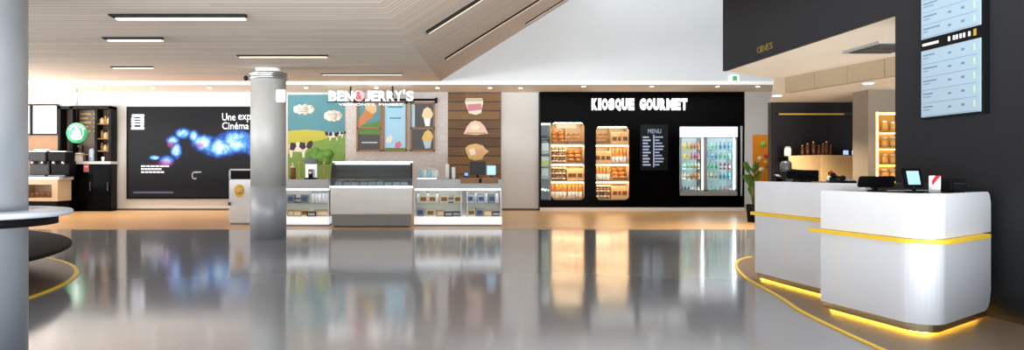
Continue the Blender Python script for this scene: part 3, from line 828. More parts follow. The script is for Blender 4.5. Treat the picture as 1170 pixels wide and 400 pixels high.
single('paper_cup', MB().lathe(c, [(.035, 0), (.05, .13), (.055, .14), (.0, .15)], 18), M_paper, c, 'single white paper cup on the cabinet ledge', 'cup')
# round green logo hanging in front
lx, lz, ly = X(88, 36), Z(152, 36), Y(36)
t = thing('round_logo_sign', (lx, ly, lz), 'round green and white logo sign hung before the dark coffee cabinet', 'sign')
RXm = Matrix.Rotation(PI / 2, 4, 'X')
MB().cyl((lx, ly + .04, lz), .325, .08, 48, RXm).build('disc', mat('logo_green', '#2f8a5c', .4, emit=.45, ecol='#3fae78'), t)
mw = mat('logo_white', '#f2fbf6', .4, emit=.7, ecol='#e8fff4')
MB().lathe((lx, ly - .04, lz), [(.225, 0), (.215, 0), (.215, .008), (.225, .008)], 48, closed=True, M=RXm).build('ring', mw, t)
mb = MB()   # crowned long haired figure reduced to its outline
mb.xz([(lx - .05, lz + .10), (lx - .06, lz + .165), (lx - .025, lz + .14), (lx, lz + .19), (lx + .025, lz + .14), (lx + .06, lz + .165), (lx + .05, lz + .10)], ly - .05, ly - .04)
mb.ball((lx, ly - .04, lz + .05), .065, (1, .15, 1.15))
for sgn in (-1, 1):
    for k in range(4):
        z_ = lz + .06 - k * .07
        mb.xz([(lx + sgn * (.06 + .01 * k), z_ + .05), (lx + sgn * (.11 + .012 * k), z_ + .02), (lx + sgn * (.13 + .01 * k), z_ - .05), (lx + sgn * (.08 + .01 * k), z_ - .0)], ly - .05, ly - .04)
mb.xz([(lx - .06, lz - .02), (lx + .06, lz - .02), (lx + .075, lz - .2), (lx - .075, lz - .2)], ly - .05, ly - .04)
mb.build('emblem', mw, t)
MB().tube((lx, ly, lz + .32), (lx, ly, ZS), .012).build('hanger', M_blackmatte, t)
mb = MB()
ring = 'COFFEE'
for i, ch in enumerate(ring):
    an = math.radians(150 - i * 24)
    MM = Matrix.Translation(V((lx + .27 * math.cos(an), ly - .041, lz + .27 * math.sin(an)))) @ Matrix.Rotation(-(an - PI / 2), 4, 'Y')
    mb.text(ch, -.03, .03, -.03, .03, 0, .006, MM)
mb.build('lettering', mw, t)
# pastry counter and coffee machines in front
sp = 37.0
t = thing('pastry_counter', (X(45, sp), Y(sp), 0), 'beige pastry counter with a basket niche under the coffee machines', 'counter')
fbox(MB(), -20, 68, 202, 205.5, sp, .9, 0, .03).build('worktop', M_grey, t)
mb = MB(); fbox(mb, -20, 66, 205.5, 211, sp, .85); fbox(mb, 59, 66, 211, 226, sp, .85); fbox(mb, -20, 30, 211, 226, sp, .85); fbox(mb, -20, 66, 226, 230, sp, .85); fbox(mb, 30, 59, 211, 226, sp, .02, 0, -.5)
mb.build('niche_frame', mat('beige_front', '#c0aa8c', .5), t)
fbox(MB(), -20, 64, 230, 244, sp, .8, 0, -.04).build('base', M_blackmatte, t)
def basket_proto():
    o = thing('pastry_basket', (0, 0, 0), 'x', 'basket')
    MB().lathe((0, 0, 0), [(.07, 0), (.085, .0), (.10, .12), (.108, .12), (.108, .135), (.09, .135), (.075, .015)], 20, closed=True).build('basket', M_wicker, o)
    for k in range(4):
        MB().ball((.045 * math.cos(k * 1.57), .045 * math.sin(k * 1.57), .13), .05, (1.2, .8, .8), 10).build('bun', M_bread3, o)
    KINDS['pastry_basket'] = [o, False]
basket_proto()
for k in range(4):
    item('pastry_basket', (X(34 + k * 6.6, sp), Y(sp) + .18, Z(226, sp)), 'small wicker basket of brown buns in the beige counter niche', 'baskets in the beige counter')
def espresso(px, w, label, dark):
    s = 36.6; x = X(px, s); y = Y(s) + .1; z = Z(202, sp) + .0
    z = Z(202, sp)
    t = thing('espresso_machine', (x, y, z), label, 'coffee machine', 'coffee machines on the beige counter')
    MB().box(x - w / 2, x + w / 2, y + .1, y + .55, z + .03, z + .5, .02).build('housing', dark, t)
    MB().box(x - w / 2, x + w / 2, y - .1, y + .5, z + .5, z + .78, .03).build('upper_housing', dark, t)
    MB().box(x - w / 2 + .02, x + w / 2 - .02, y - .12, y + .1, z, z + .05).build('drip_tray', M_steeldark, t)
    for k in range(2):
        xx = x - w / 4 + k * w / 2
        g = MB().cyl((xx, y, z + .38), .05, .13, 16).build('group_head', M_steel, t)
        MB().tube((xx, y, z + .4), (xx, y - .16, z + .38), .014).build('handle', M_blackplastic, g)
    MB().box(x - w / 2 + .03, x + w / 2 - .03, y + .0, y + .4, z + .78, z + .80).build('cup_rail', M_steel, t)
espresso(41, .62, 'brown black coffee machine half behind the near steel column', mat('machine_brown', '#170f0c', .35, spec=.25))
espresso(65, .58, 'black coffee machine standing beside the dark cabinet', mat('machine_black', '#070708', .45, spec=.1))
KINDS['mug'] = [thing('coffee_cup', (0, 0, 0), 'x', 'cup'), False]
MB().lathe((0, 0, 0), [(.03, 0), (.045, .07), (.040, .07), (.028, .008)], 16, closed=True).build('bowl', M_paper, KINDS['mug'][0])
MB().lathe((.055, 0, .035), [(.025, -.004), (.025, .004), (.017, .004), (.017, -.004)], 12, closed=True, M=Matrix.Rotation(PI / 2, 4, 'X')).build('handle', M_paper, KINDS['mug'][0])
for k in range(4):
    item('mug', (X(34.5 + k * 4.4, 36.6), Y(36.6) + .3, Z(202, sp) + .80), 'white coffee cup on top of the brown black coffee machine', 'cups on the coffee machine')

# ------------------------------------------------------------------ white chest with the yellow emblem
s = 47.3; x0, x1 = X(261.5, s), X(302, s); y0 = Y(s); zt = Z(193, s)
t = thing('ice_cream_bin', ((x0 + x1) / 2, y0 + .3, 0), 'white waist high cabinet with a yellow round emblem beside the steel column', 'cabinet')
MB().box(x0, x1, y0, y0 + .6, .05, Z(205, s), .02).build('body', M_whitelac, t)
MB().box(x0 + .03, x1 - .03, y0 + .03, y0 + .57, 0, .05).build('plinth', M_greyd, t)
zb_ = Z(205, s)
mb = MB()
for xa in (x0, x1 - .04): mb.xz([(xa, zb_), (xa + .04, zb_), (xa + .04, zt), (xa, zt - .05)] if xa == x0 else [(xa, zb_), (xa + .04, zb_), (xa + .04, zt - .05), (xa, zt)], y0, y0 + .6)
mb.box(x0 + .02, x1 - .02, y0, y0 + .6, zt - .04, zt)
mb.build('hood', M_grey, t)
MB().box(x0 + .04, x1 - .04, y0 + .05, y0 + .55, zb_, zt - .04).build('dark_opening', M_blackmatte, t)
ex_, ez_ = X(273.5, s), Z(218, s)
mb = MB(); mb.lathe((ex_, y0 - .001, ez_ + .03), [(.12, 0), (.12, .004)], 24, M=RXm); mb.xz([(ex_ - .12, ez_ - .0), (ex_ + .12, ez_ - .0), (ex_ + .09, ez_ - .12), (ex_, ez_ - .17), (ex_ - .09, ez_ - .12)], y0 - .004, y0)
em = mb.build('emblem', mat('emblem_yellow', '#e6b93c', .5), t)
mb = MB(); mb.text('GO', ex_ - .08, ex_ + .08, ez_ - .03, ez_ + .07, y0 - .005, .004); mb.build('emblem_centre', M_cream, em)
MB().box(x0 - .02, x0 + .06, y0 - .03, y0, Z(235, s), Z(231, s), .01).build('latch', M_steeldark, t)

# ------------------------------------------------------------------ ice cream shop wall
mx0, mx1, mz0, mz1 = X(328, SB), X(393.5, SB), Z(204, SB), Z(107.8, SB)
t = thing('cow_mural', ((mx0 + mx1) / 2, Yw - .03, mz0), 'teal and green farm mural with clouds and cows on the shop wall', 'mural')
yq = Yw - .05
MB().box(mx0, mx1, yq, Yw - .01, mz0, mz1).build('sky_panel', M_teal, t)
def mp_(px, py): return (X(px, SB), Z(py, SB))
def flat(pts, lvl): return MB().xz([mp_(*p) for p in pts], yq - .002 * lvl, yq)
flat([(328, 204), (328, 150), (336, 148.5), (350, 148), (365, 149), (378, 152), (393.5, 155), (393.5, 204)], 1).build('far_hill', mat('mural_yellow_green', '#b0ae3a', .6, noise=.15, nscale=2), t)
flat([(328, 204), (328, 176), (340, 166), (352, 163), (366, 160), (380, 155), (393.5, 153), (393.5, 204)], 2).build('meadow', mat('mural_green', '#6f9440', .6, noise=.2, nscale=3), t)
mb = MB()
for (px, py, r) in ((352, 178, 5), (360, 175, 7), (368, 178, 7), (375, 176, 6), (363, 182, 7), (356, 184, 5), (373, 183, 5)):
    mb.lathe((X(px, SB), yq - .001, Z(py, SB)), [(r / SB, 0), (r / SB, .006 + .0005 * (px - 350) / 2)], 20, M=RXm)
mb.build('bush', mat('mural_dark_green', '#5f8f38', .6, noise=.25, nscale=8), t)
for n_, (cxp, cyp, w_, h_) in enumerate(((346.5, 124.5, 28, 12), (380, 132, 22, 13))):
    mb = MB()
    for k in range(9):
        a_ = 2 * PI * k / 9
        mb.lathe((X(cxp + math.cos(a_) * w_ * .33, SB), yq - .001, Z(cyp + math.sin(a_) * h_ * .27, SB)), [(h_ * .26 / SB, 0), (h_ * .26 / SB, .004 + .0002 * k)], 16, M=RXm)
    mb.lathe((X(cxp, SB), yq - .001, Z(cyp, SB)), [(h_ * .4 / SB, 0), (h_ * .4 / SB, .0065)], 20, M=RXm)
    mb.xz([mp_(cxp - w_ * .36, cyp + h_ * .3), mp_(cxp + w_ * .36, cyp + h_ * .3), mp_(cxp + w_ * .36, cyp - h_ * .3), mp_(cxp - w_ * .36, cyp - h_ * .3)], yq - .0065, yq)
    cl = mb.build('cloud', mat('mural_cream', '#e6e0d2', .6), t)
    mb = MB()
    for k in range(3): mb.box(*[v for v in (X(cxp - w_ * (.28 - .05 * k), SB), X(cxp + w_ * (.28 - .05 * k), SB))], yq - .0085, yq - .0065, Z(cyp - 2.2 + k * 2.2 + .9, SB), Z(cyp - 2.2 + k * 2.2, SB))
    mb.build('lettering', mat('mural_grey_text', '#9a9488', .6), cl)
M_cowb = mat('cow_black', '#2a211f', .6); M_coww = mat('cow_white', '#ddd4c8', .6)
def cow(px, py, k, flip, lvl=4):
    def q(u, v): return (px + flip * u * k, py + v * k)
    body = flat([q(*p) for p in ((-10, -4), (-4, -6), (4, -5), (9, -5), (11, -1), (10, 5), (9, 12), (7, 12), (6.5, 5), (-4, 5.5), (-5, 12), (-7, 12), (-8, 5), (-10.5, 2))], lvl)
    b_ = body.build('cow', M_coww, t)
    flat([q(*p) for p in ((-8, -5), (-2, -6), (-1, 0), (-5, 3), (-9, 1))], lvl + 1).build('patch', M_cowb, b_)
    flat([q(*p) for p in ((3, -5), (9, -5), (10, 3), (5, 4), (2, -1))], lvl + 1).build('patch', M_cowb, b_)
    h_ = flat([q(*p) for p in ((-10, -4), (-13, -7), (-16, -7.5), (-17, -4), (-15, 1), (-12, 2), (-9, 0))], lvl + 1).build('cow_head', M_cowb, b_)
    return b_
cow(340, 168, 1.0, -1); cow(380, 154, .55, 1); cow(388, 152.5, .4, -1)

bw = struct('wall_brick', MB().box(X(393.5, SB), X(512, SB), Yw - .03, Yw, 0, ZS), M_brick)
px0, px1 = X(512, SB), X(573, SB)
t = thing('plank_wall_panel', ((px0 + px1) / 2, Yw, 0), 'tall dark reclaimed plank panel on the shop wall beside the bricks', 'wall panel')
MB().box(px0, px1, Yw - .06, Yw, 0, ZS - .01).build('planks', M_plank, t)
# three illustrated product boards on the planks
yq2 = Yw - .06
def board(name, label, cat, outline, col, extras):
    cxp = sum(p[0] for p in outline) / len(outline); cyp = max(p[1] for p in outline)
    o = thing(name, (X(cxp, SB), yq2, Z(cyp, SB)), label, cat, 'picture boards on the plank wall')
    MB().xz([mp_(*p) for p in outline], yq2 - .03, yq2).build('board', col, o)
    for nm, pts, m_ in extras: MB().xz([mp_(*p) for p in pts], yq2 - .034, yq2 - .029).build(nm, m_, o)
board('tub_picture', 'white ice cream tub picture with a pink label high on the planks', 'picture', [(533, 112), (551, 112), (552.5, 116), (550, 129), (544, 131), (536, 129), (531.5, 116)], M_cream,
      [('pink_label', [(534, 119), (550, 118), (551, 125), (535, 127)], mat('pink_label', '#c87a8c', .5)), ('lid', [(532, 112.5), (552, 112.5), (552, 115.5), (532, 115.5)], mat('lid_grey', '#b9b4a6', .5))])
board('ice_cream_picture', 'pale pink heaped ice cream picture at mid height on the planks', 'picture', [(530, 153), (534, 144), (538, 139.5), (543, 137.5), (549, 139), (554, 144), (558, 152.5), (544, 154)], mat('pale_pink', '#e0c4b0', .6),
      [('scoop', [(537, 145), (540, 142), (546, 142), (549, 145), (546, 148), (540, 148)], M_cream), ('shade_print', [(533, 151), (555, 151), (556, 153), (532, 153)], mat('tan_print', '#b99a80', .6))])
board('cookie_picture', 'yellow round waffle picture lowest on the planks', 'picture', [(533, 174), (532, 169), (536, 165.5), (544, 164), (552, 166), (555, 170), (559, 173), (554, 177), (551, 182), (543, 183.5), (536, 181)], mat('waffle_yellow', '#d2b070', .6),
      [('pink_filling', [(544, 170), (552, 171), (553, 175), (546, 176)], mat('pink_filling', '#d89a90', .6)), ('cream_centre', [(536, 171), (542, 169), (544, 176), (538, 178)], M_cream)])

# menu boards in honey oak frames hung from a black rail
def menu_board(px0, px1, label, cells, frames):
    t = thing('menu_board', (X((px0 + px1) / 2, SB), Yw - .1, Z(173, SB)), label, 'menu board', 'oak framed menu boards')
    yb = Yw - .12
    mb = MB()
    z0, z1 = Z(173, SB), Z(116.5, SB); xa, xb = X(px0, SB), X(px1, SB); w_ = .055
    mb.box(xa, xb, yb, yb + .08, z0, z0 + w_).box(xa, xb, yb, yb + .08, z1 - w_, z1).box(xa, xa + w_, yb, yb + .08, z0, z1).box(xb - w_, xb, yb, yb + .08, z0, z1)
    if frames: mb.box(xa, xb, yb, yb + .08, Z(146.5, SB) - w_ / 2, Z(146.5, SB) + w_ / 2)
    mb.build('frame', M_woodo, t)
    for nm, (a0, a1, b0, b1), m_, subs in cells:
        c_ = MB().box(X(a0, SB), X(a1, SB), yb + .03, yb + .07, Z(b1, SB), Z(b0, SB)).build(nm, m_, t)
        for si, (sn, pts, sm) in enumerate(subs):
            MB().xz([mp_(*p) for p in pts], yb + .026 - .003 * si, yb + .031).build(sn, sm, c_)
    return t
M_photo = mat('dark_photo', '#2d2c2b', .4, noise=.4, nscale=9)
M_cone = mat('waffle_cone', '#b87a44', .6, noise=.2, nscale=20)
M_sky2 = mat('poster_blue', '#8fbcd2', .5, noise=.1, nscale=4, emit=.15, ecol='#8fbcd2')
menu_board(407, 436, 'oak framed menu board with a slanting waffle cone over a dark photo', [
    ('upper_picture', (408.5, 434.5, 118, 145.5), M_teal, [('waffle_cone', [(406.5, 148), (411, 134), (417, 125), (422, 121), (428, 122), (430, 128), (424, 135), (415, 142)], M_cone),
        ('scoop', [(417, 124), (418, 118.5), (425, 117), (430, 120), (430, 127), (425, 130)], mat('peach_scoop', '#dcae7c', .5)), ('green_band', [(412, 143), (434, 138), (434, 145), (412, 145)], M_green)]),
    ('lower_picture', (408.5, 434.5, 147.5, 172), M_photo, [('green_band', [(409, 148), (434, 148), (434, 154), (409, 153)], M_green), ('caption', [(413, 162), (431, 162), (431, 163.5), (413, 163.5)], M_grey)])], True)
menu_board(437.5, 465, 'oak framed pale blue menu poster hung between two picture boards', [
    ('poster', (439, 463.5, 118, 172), M_sky2, [('white_flower', [(441, 158), (446, 154), (449, 158), (446, 163), (441, 163)], M_coww), ('pink_flower', [(452, 163), (457, 161), (459, 166), (455, 170), (451, 168)], mat('rose_pink', '#c26a86', .5)),
        ('heading', [(443, 121), (460, 121), (460, 123), (443, 123)], M_teal), ('heading_line', [(445, 134), (458, 134), (458, 135.5), (445, 135.5)], M_teal), ('grass_strip', [(440, 169), (463, 169), (463, 172), (440, 172)], M_green)])], False)
cup1 = [('cup', [(484, 134), (492, 134), (491, 144), (486, 144)], M_paper), ('cream_swirl', [(482, 132), (484, 125), (488, 122), (492, 124), (495, 130), (493, 135), (484, 135)], mat('cream_swirl', '#dcca9e', .5))]
cup2 = [('cup', [(483, 160), (493, 160), (492, 169), (486, 170)], mat('blue_cup', '#aac0d0', .5)), ('cream_swirl', [(482, 158), (485, 151), (489, 148), (493, 151), (495, 156), (493, 161), (484, 161)], mat('gold_swirl', '#d2b264', .5))]
menu_board(468.5, 497, 'oak framed board with two dark photos of topped ice cream cups', [
    ('upper_picture', (470, 495.5, 118, 145.5), M_photo, cup1 + [('blue_strip', [(470.5, 119), (474, 119), (474, 145), (470.5, 145)], M_sky2)]),
    ('lower_picture', (470, 495.5, 147.5, 172), M_photo, cup2)], True)
rz = Z(114, SB)
t = thing('hanging_rail', (X(452, SB), Yw - .14, rz), 'black metal rail fixed above the oak framed menu boards', 'rail')
MB().tube((X(404, SB), Yw - .16, rz), (X(499, SB), Yw - .16, rz), .035).build('bar', M_blackmatte, t)
for px in (404.5, 465, 498.5):
    MB().box(X(px, SB) - .04, X(px, SB) + .04, Yw - .18, Yw - .03, rz - .1, rz + .07).build('bracket', M_blackmatte, t)

# hanging white shop sign
ss = 37.0; ys = Y(ss)
t = thing('ice_cream_shop_sign', (X(424, ss), ys, Z(116, ss)), 'white block letter sign with a round red badge hung from the soffit', 'sign')
M_sign = mat('sign_white', '#ffffff', .4, emit=1.0, ecol='#ffffff')
lets = [('B', 375.5, 384.5), ('E', 385.5, 393), ('N', 394, 403.5), ('J', 417, 423.5), ('E', 424.5, 431.5), ('R', 432.5, 441), ('R', 442, 450.5), ('Y', 451, 459.5), ("'", 460.5, 463), ('S', 464, 472.5)]
for ch, a_, b_ in lets:
    z0, z1 = Z(115.5, ss), Z(104, ss)
    if ch == "'": z0 = Z(107.5, ss); z1 = Z(102.5, ss)
    MB().text(ch, X(a_, ss), X(b_, ss), z0, z1, ys, .06, None, .03).build('letter', M_sign, t)
bx_, bz_ = X(410, ss), Z(109.5, ss)
bd = MB().cyl((bx_, ys + .03, bz_), .17, .07, 32, RXm).build('badge', mat('badge_pink', '#f0b8bc', .4, emit=.5, ecol='#f0b8bc'), t)
MB().text('&', bx_ - .09, bx_ + .09, bz_ - .12, bz_ + .12, ys - .042, .008, None, .03).build('ampersand', mat('badge_red', '#c03040', .4, emit=.3, ecol='#c03040'), bd)
MB().box(X(374, ss), X(474, ss), ys + .03, ys + .06, Z(117, ss), Z(116, ss)).build('support_rail', M_blackmatte, t)
for w_, a_, b_ in (("VERMONT'S", 387, 428), ('FINEST', 433, 461)): MB().text(w_, X(a_, ss), X(b_, ss), Z(120.6, ss), Z(118, ss), ys, .01).build('tagline_word', M_sign, t)
for px in (400.5, 448.5):
    MB().tube((X(px, ss), ys + .045, Z(116, ss)), (X(px, ss), ys + .045, ZS), .03).build('hanging_rod', M_steeldark, t)

# ------------------------------------------------------------------ ice cream counters
s = SC_; yc0 = Y(s)
ZT = Z(205, s)
M_ledcount = mat('white_count_led', '#ffffff', .4, emit=4, ecol='#f4f8ff')
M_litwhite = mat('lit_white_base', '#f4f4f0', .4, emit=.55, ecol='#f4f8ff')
def open_counter(px0, px1, label, splits):
    xa, xb = X(px0, s), X(px1, s)
    t = thing('display_counter', ((xa + xb) / 2, yc0 + .4, 0), label, 'counter', 'white open display counters')
    MB().box(xa, xb, yc0 - .02, yc0 + .8, ZT - .03, ZT, .005).build('worktop', M_grey, t)
    MB().box(xa, xb, yc0, yc0 + .03, Z(215.5, s), ZT - .03).build('fascia', M_grey, t)
    MB().box(xa, xb, yc0 + .05, yc0 + .08, Z(217.5, s), Z(215.6, s)).build('light_strip', M_ledcount, t)
    MB().box(xa, xb, yc0 + .55, yc0 + .58, Z(248, s), ZT - .03).build('back_panel', mat('cream_back', '#ece8dc', .5), t)
    for px in splits: MB().box(X(px, s) - .015, X(px, s) + .015, yc0 + .01, yc0 + .55, Z(248, s), Z(215.5, s)).build('divider', M_paper, t)
    MB().box(xa, xb, yc0 + .02, yc0 + .55, Z(233.2, s), Z(232.2, s)).build('shelf', M_glass, t)
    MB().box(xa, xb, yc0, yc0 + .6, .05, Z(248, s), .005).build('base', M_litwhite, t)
    MB().box(xa + .01, xb - .01, yc0 + .03, yc0 + .5, 0, .05).build('plinth', M_greyd, t)
open_counter(320, 376, 'white lit counter with open shelves between steel column and glass freezer', (320.5, 375))
open_counter(473, 573.5, 'white lit counter with open shelves in front of the plank wall', (473.8, 527, 534, 572.8))
# goods shown on the shelves
def box_proto(name, cat, w, d, h, m1, m2):
    o = thing(name, (0, 0, 0), 'x', cat)
    MB().box(-w / 2, w / 2, -d / 2, d / 2, 0, h, .006).build('box', m1, o)
    MB().box(-w * .35, w * .35, -d / 2 - .003, -d / 2, h * .25, h * .75).build('print', m2, o)
    KINDS[name] = [o, False]
box_proto('cookie_box', 'box', .16, .14, .12, mat('tan_box', '#c8a874', .5), M_cream)
box_proto('sandwich_box', 'box', .17, .14, .09, mat('dark_box', '#3c3a38', .4), M_grey)
box_proto('cake_box', 'box', .15, .14, .14, mat('cream_box', '#e2d6b4', .5), mat('brown_print', '#8a6234', .5))
box_proto('coffee_tin', 'tin', .13, .13, .15, mat('grey_tin', '#7c8690', .3, .5), mat('blue_print', '#3c5878', .5))
jar_proto('tall_tumbler', 'tumbler', .035, .2, mat('tumbler_white', '#f0f2f4', .3), mat('tumbler_blue', '#8ea4bc', .3))
def stock(px0, px1, py, kinds, shelfname, step=7.2, cnt='glass freezer'):
    n = max(1, int((px1 - px0) / step))
    for k in range(n):
        kd = kinds[k % len(kinds)]
        nm = {'cookie_box': 'tan cookie box', 'sandwich_box': 'dark sandwich box', 'cake_box': 'cream cake box', 'coffee_tin': 'grey blue tin', 'tall_tumbler': 'white tumbler with a blue lid'}[kd]
        item(kd, (X(px0 + (k + .5) * (px1 - px0) / n, s), yc0 + random.uniform(.18, .3), Z(py, s)), '%s on the %s' % (nm, shelfname), '%s goods on the %s' % (nm, shelfname), random.uniform(-.15, .15), 1.3)
stock(328, 374, 248, ['cookie_box', 'cookie_box', 'cake_box', 'sandwich_box'], 'bottom shelf of the counter beside the column', 7.5)
stock(328, 350, 232.2, ['coffee_tin', 'sandwich_box'], 'upper shelf of the counter beside the column')
stock(354, 374, 232.2, ['tall_tumbler'], 'upper shelf of the counter beside the column', 4)
stock(475, 497, 248, ['coffee_tin', 'cake_box'], 'bottom shelf beside the freezer', 7.5)
stock(499, 526, 248, ['cookie_box', 'sandwich_box', 'sandwich_box'], 'bottom shelf before the plank wall', 8)
stock(535, 572, 248, ['cake_box', 'coffee_tin', 'cookie_box', 'sandwich_box'], 'bottom shelf at the counter end', 8)
stock(475, 503, 232.2, ['tall_tumbler', 'cake_box'], 'upper shelf beside the freezer', 5)
stock(504, 527, 232.2, ['cake_box', 'sandwich_box'], 'upper shelf before the plank wall', 7.5)
stock(535, 572, 232.2, ['coffee_tin', 'tall_tumbler'], 'upper shelf at the counter end', 5.5)

# ice cream freezer with curved glass
xa, xb = X(377.5, 49.5), X(471, 49.5); yf0 = Y(49.5); yf1 = yf0 + 1.0
sf = 49.5
zb0, zb1, zt = Z(213.5, sf), 0, Z(184.5, sf)
t = thing('ice_cream_freezer', ((xa + xb) / 2, yf0 + .5, 0), 'white ice cream display freezer with a sloping glass top', 'freezer')
MB().box(xa, xb, yf0, yf1, Z(245, sf), zb0 - .02, .02).build('front_body', mat('freezer_white', '#eeeeeb', .55), t)
MB().box(xa + .03, xb - .03, yf0 + .03, yf1, .03, Z(245, sf)).build('kick_panel', M_greyd, t)
MB().box(xa + .08, xb - .08, yf0 + .1, yf1 - .05, 0, .03).build('foot', M_blackmatte, t)
MB().box(xa - .02, xb + .02, yf0 - .02, yf0 + .06, zb0 - .03, zb0 + .02, .008).build('front_rail', M_steel, t)
# curved glass: profile in y-z
prof = [(yf0 + .02, zb0), (yf0 + .05, zb0 + .2), (yf0 + .14, zb0 + .36), (yf0 + .30, zt - .06), (yf0 + .48, zt - .02)]
mb = MB()
for (ya, z_a), (yb_, z_b) in zip(prof, prof[1:]):
    mb.hexa([(xa + .03, ya, z_a), (xb - .03, ya, z_a), (xb - .03, ya + .012, z_a), (xa + .03, ya + .012, z_a)], [(xa + .03, yb_, z_b), (xb - .03, yb_, z_b), (xb - .03, yb_ + .012, z_b), (xa + .03, yb_ + .012, z_b)])
mb.build('curved_glass', M_smoke, t)
for xx in (xa, xb - .03):
    pr = [(y_, z_) for y_, z_ in prof] + [(yf1, zt - .02), (yf1, zb0)]
    tb = bmesh.new(); va = [tb.verts.new((xx, y_, z_)) for y_, z_ in pr]; vb = [tb.verts.new((xx + .03, y_, z_)) for y_, z_ in pr]
    tb.faces.new(va[::-1]); tb.faces.new(vb)
    for i in range(len(pr)): tb.faces.new((va[i], va[(i + 1) % len(pr)], vb[(i + 1) % len(pr)], vb[i]))
    bmesh.ops.recalc_face_normals(tb, faces=tb.faces[:])
    m_ = MB(); m_._add(tb); m_.build('side_panel', M_steeldark, t)
MB().box(xa - .01, xb + .01, yf0 + .46, yf1, zt - .03, zt + .01, .008).build('top_shelf', M_steel, t)
MB().box(xa + .05, xb - .05, yf0 + .50, yf0 + .54, zt - .07, zt - .03).build('light_tube', M_ledcount, t)
MB().box(xa + .03, xb - .03, yf0 + .06, yf1 - .03, zb0 - .02, zb0).build('well_plate', M_steel, t)
MB().box(xa + .03, xb - .03, yf1 - .05, yf1 - .02, zb0, zt - .03).build('back_door', mat('freezer_back_grey', '#8f9696', .4), t)
flav = ['#e8dcc0', '#6b4530', '#d88a9a', '#b8cfa0', '#e2c27a', '#f0eee4', '#8a5a3a', '#c46a5a', '#9fb8d0', '#e8dcc0']
for k in range(9):
    w_ = (xb - xa - .16) / 9
    for r_ in range(2):
        x_ = xa + .08 + (k + .5) * w_; y_ = yf0 + .25 + r_ * .34
        o = thing('ice_cream_tub', (x_, y_, zb0), 'tub of %s ice cream in the %s row of the freezer' % (['vanilla cream', 'brown chocolate', 'pink', 'pale green', 'caramel yellow', 'white', 'nut brown', 'red berry', 'pale blue'][(k + r_ * 4) % 9], ['front', 'rear'][r_]), 'ice cream tub', 'ice cream tubs in the freezer')
        MB().box(x_ - w_ * .44, x_ + w_ * .44, y_ - .15, y_ + .15, zb0, zb0 + .1, .01).build('tray', M_steel, o)
        MB().ball((x_, y_, zb0 + .1), .07, (w_ * .4 / .07, 1.7, .7), 12).build('ice_cream', mat('flavour_%d' % ((k + r_ * 4) % 9), flav[(k + r_ * 4) % 9], .5, noise=.15, nscale=20), o)

# things on top of the counters
def on(px): return X(px, s)
yk = yc0 + .3
c = V((on(352.5), yk + .1, ZT))
t = thing('milkshake_machine', c, 'silver milkshake machine standing under the green mural bush', 'machine')
MB().box(c.x - .14, c.x + .14, c.y, c.y + .22, c.z, c.z + .4, .03).build('column', M_steel, t)
MB().box(c.x - .16, c.x + .16, c.y - .18, c.y + .22, c.z + .36, c.z + .50, .04).build('head', M_steeldark, t)
MB().box(c.x - .15, c.x + .15, c.y - .18, c.y + .2, c.z, c.z + .035, .01).build('base', M_blackmatte, t)
MB().lathe((c.x, c.y - .1, c.z + .035), [(.05, 0), (.065, .2), (.06, .2), (.045, .01)], 18, closed=True).build('beaker', M_steel, t)
KINDS['cone_stand'] = [thing('post_stand', (0, 0, 0), 'x', 'stand'), False]
q = KINDS['cone_stand'][0]
MB().lathe((0, 0, 0), [(.05, 0), (.05, .015), (.015, .02), (.015, .38)], 16).build('post', M_woodp, q)
MB().ball((0, 0, .4), .03).build('knob', M_woodp, q)
item('cone_stand', (on(339.5), yk, ZT), 'slim wooden post stand beside the steel column', 'wooden post stands')
item('cone_stand', (on(368.5), yk, ZT), 'slim wooden post stand beside the glass freezer', 'wooden post stands')
c = V((on(332), yk, ZT))
t = thing('sauce_dispenser', c, 'brown and cream sauce dispenser right beside the steel column', 'dispenser')
MB().lathe(c, [(.07, 0), (.07, .25), (.05, .28)], 20).build('jar', M_bread3, t)
MB().lathe(c + V((0, 0, .28)), [(.055, 0), (.055, .03), (.012, .04), (.012, .12)], 16).build('pump', M_cream, t)
MB().tube(c + V((0, 0, .39)), c + V((0, -.09, .37)), .012).build('spout', M_cream, t)
c = V((on(488), yk, ZT))
t = thing('waffle_case', c, 'glass case with pale blue and white wafers next to the freezer', 'display case')
MB().box(c.x - .22, c.x + .22, c.y - .16, c.y + .2, c.z, c.z + .03).build('base', M_steel, t)
MB().box(c.x - .21, c.x + .21, c.y - .15, c.y + .19, c.z + .03, c.z + .30).build('glass_box', M_glass, t)
for k in range(4):
    MB().lathe((c.x - .15 + k * .1, c.y, c.z + .03), [(.045, 0), (.045, .15 + .03 * (k % 2)), (0, .19)], 14).build('wafer_pile', [M_sky2, M_paper][k % 2], t)
for j, px in enumerate((499, 512, 519)):
    c = V((on(px), yk + (.1 if j == 1 else 0), ZT))
    mb = MB()
    nl = (5, 9, 7)[j]
    for k in range(nl):
        mb.lathe(c + V((0, 0, k * .035)), [(.035, 0), (.048, .075), (.051, .08), (.04, .08)], 16)
    single('cup_stack', mb, M_paper, c, ['short stack of white paper cups beside the wafer case', 'tallest stack of white paper cups on the counter', 'middling stack of white paper cups beside the till'][j], 'cups', None)
c = V((on(546.5), yc0 + .15, ZT))
t = thing('cash_register', c, 'black till monitor on the wooden tray before the planks', 'till')
MB().box(c.x - .19, c.x + .19, c.y - .02, c.y + .04, c.z + .1, c.z + .42, .012).build('monitor', M_blackplastic, t)
MB().tube(c + V((0, .05, .02)), c + V((0, .05, .2)), .03).build('stand', M_blackplastic, t)
MB().box(c.x - .16, c.x + .16, c.y - .05, c.y + .2, c.z + .0, c.z + .05, .01).build('cash_drawer', M_blackmatte, t)
tr = MB().box(on(526), on(569), yc0 - .06, yc0 - .021, Z(209.5, s), Z(203, s), .005).build('wooden_tray_front', M_woodo, t)
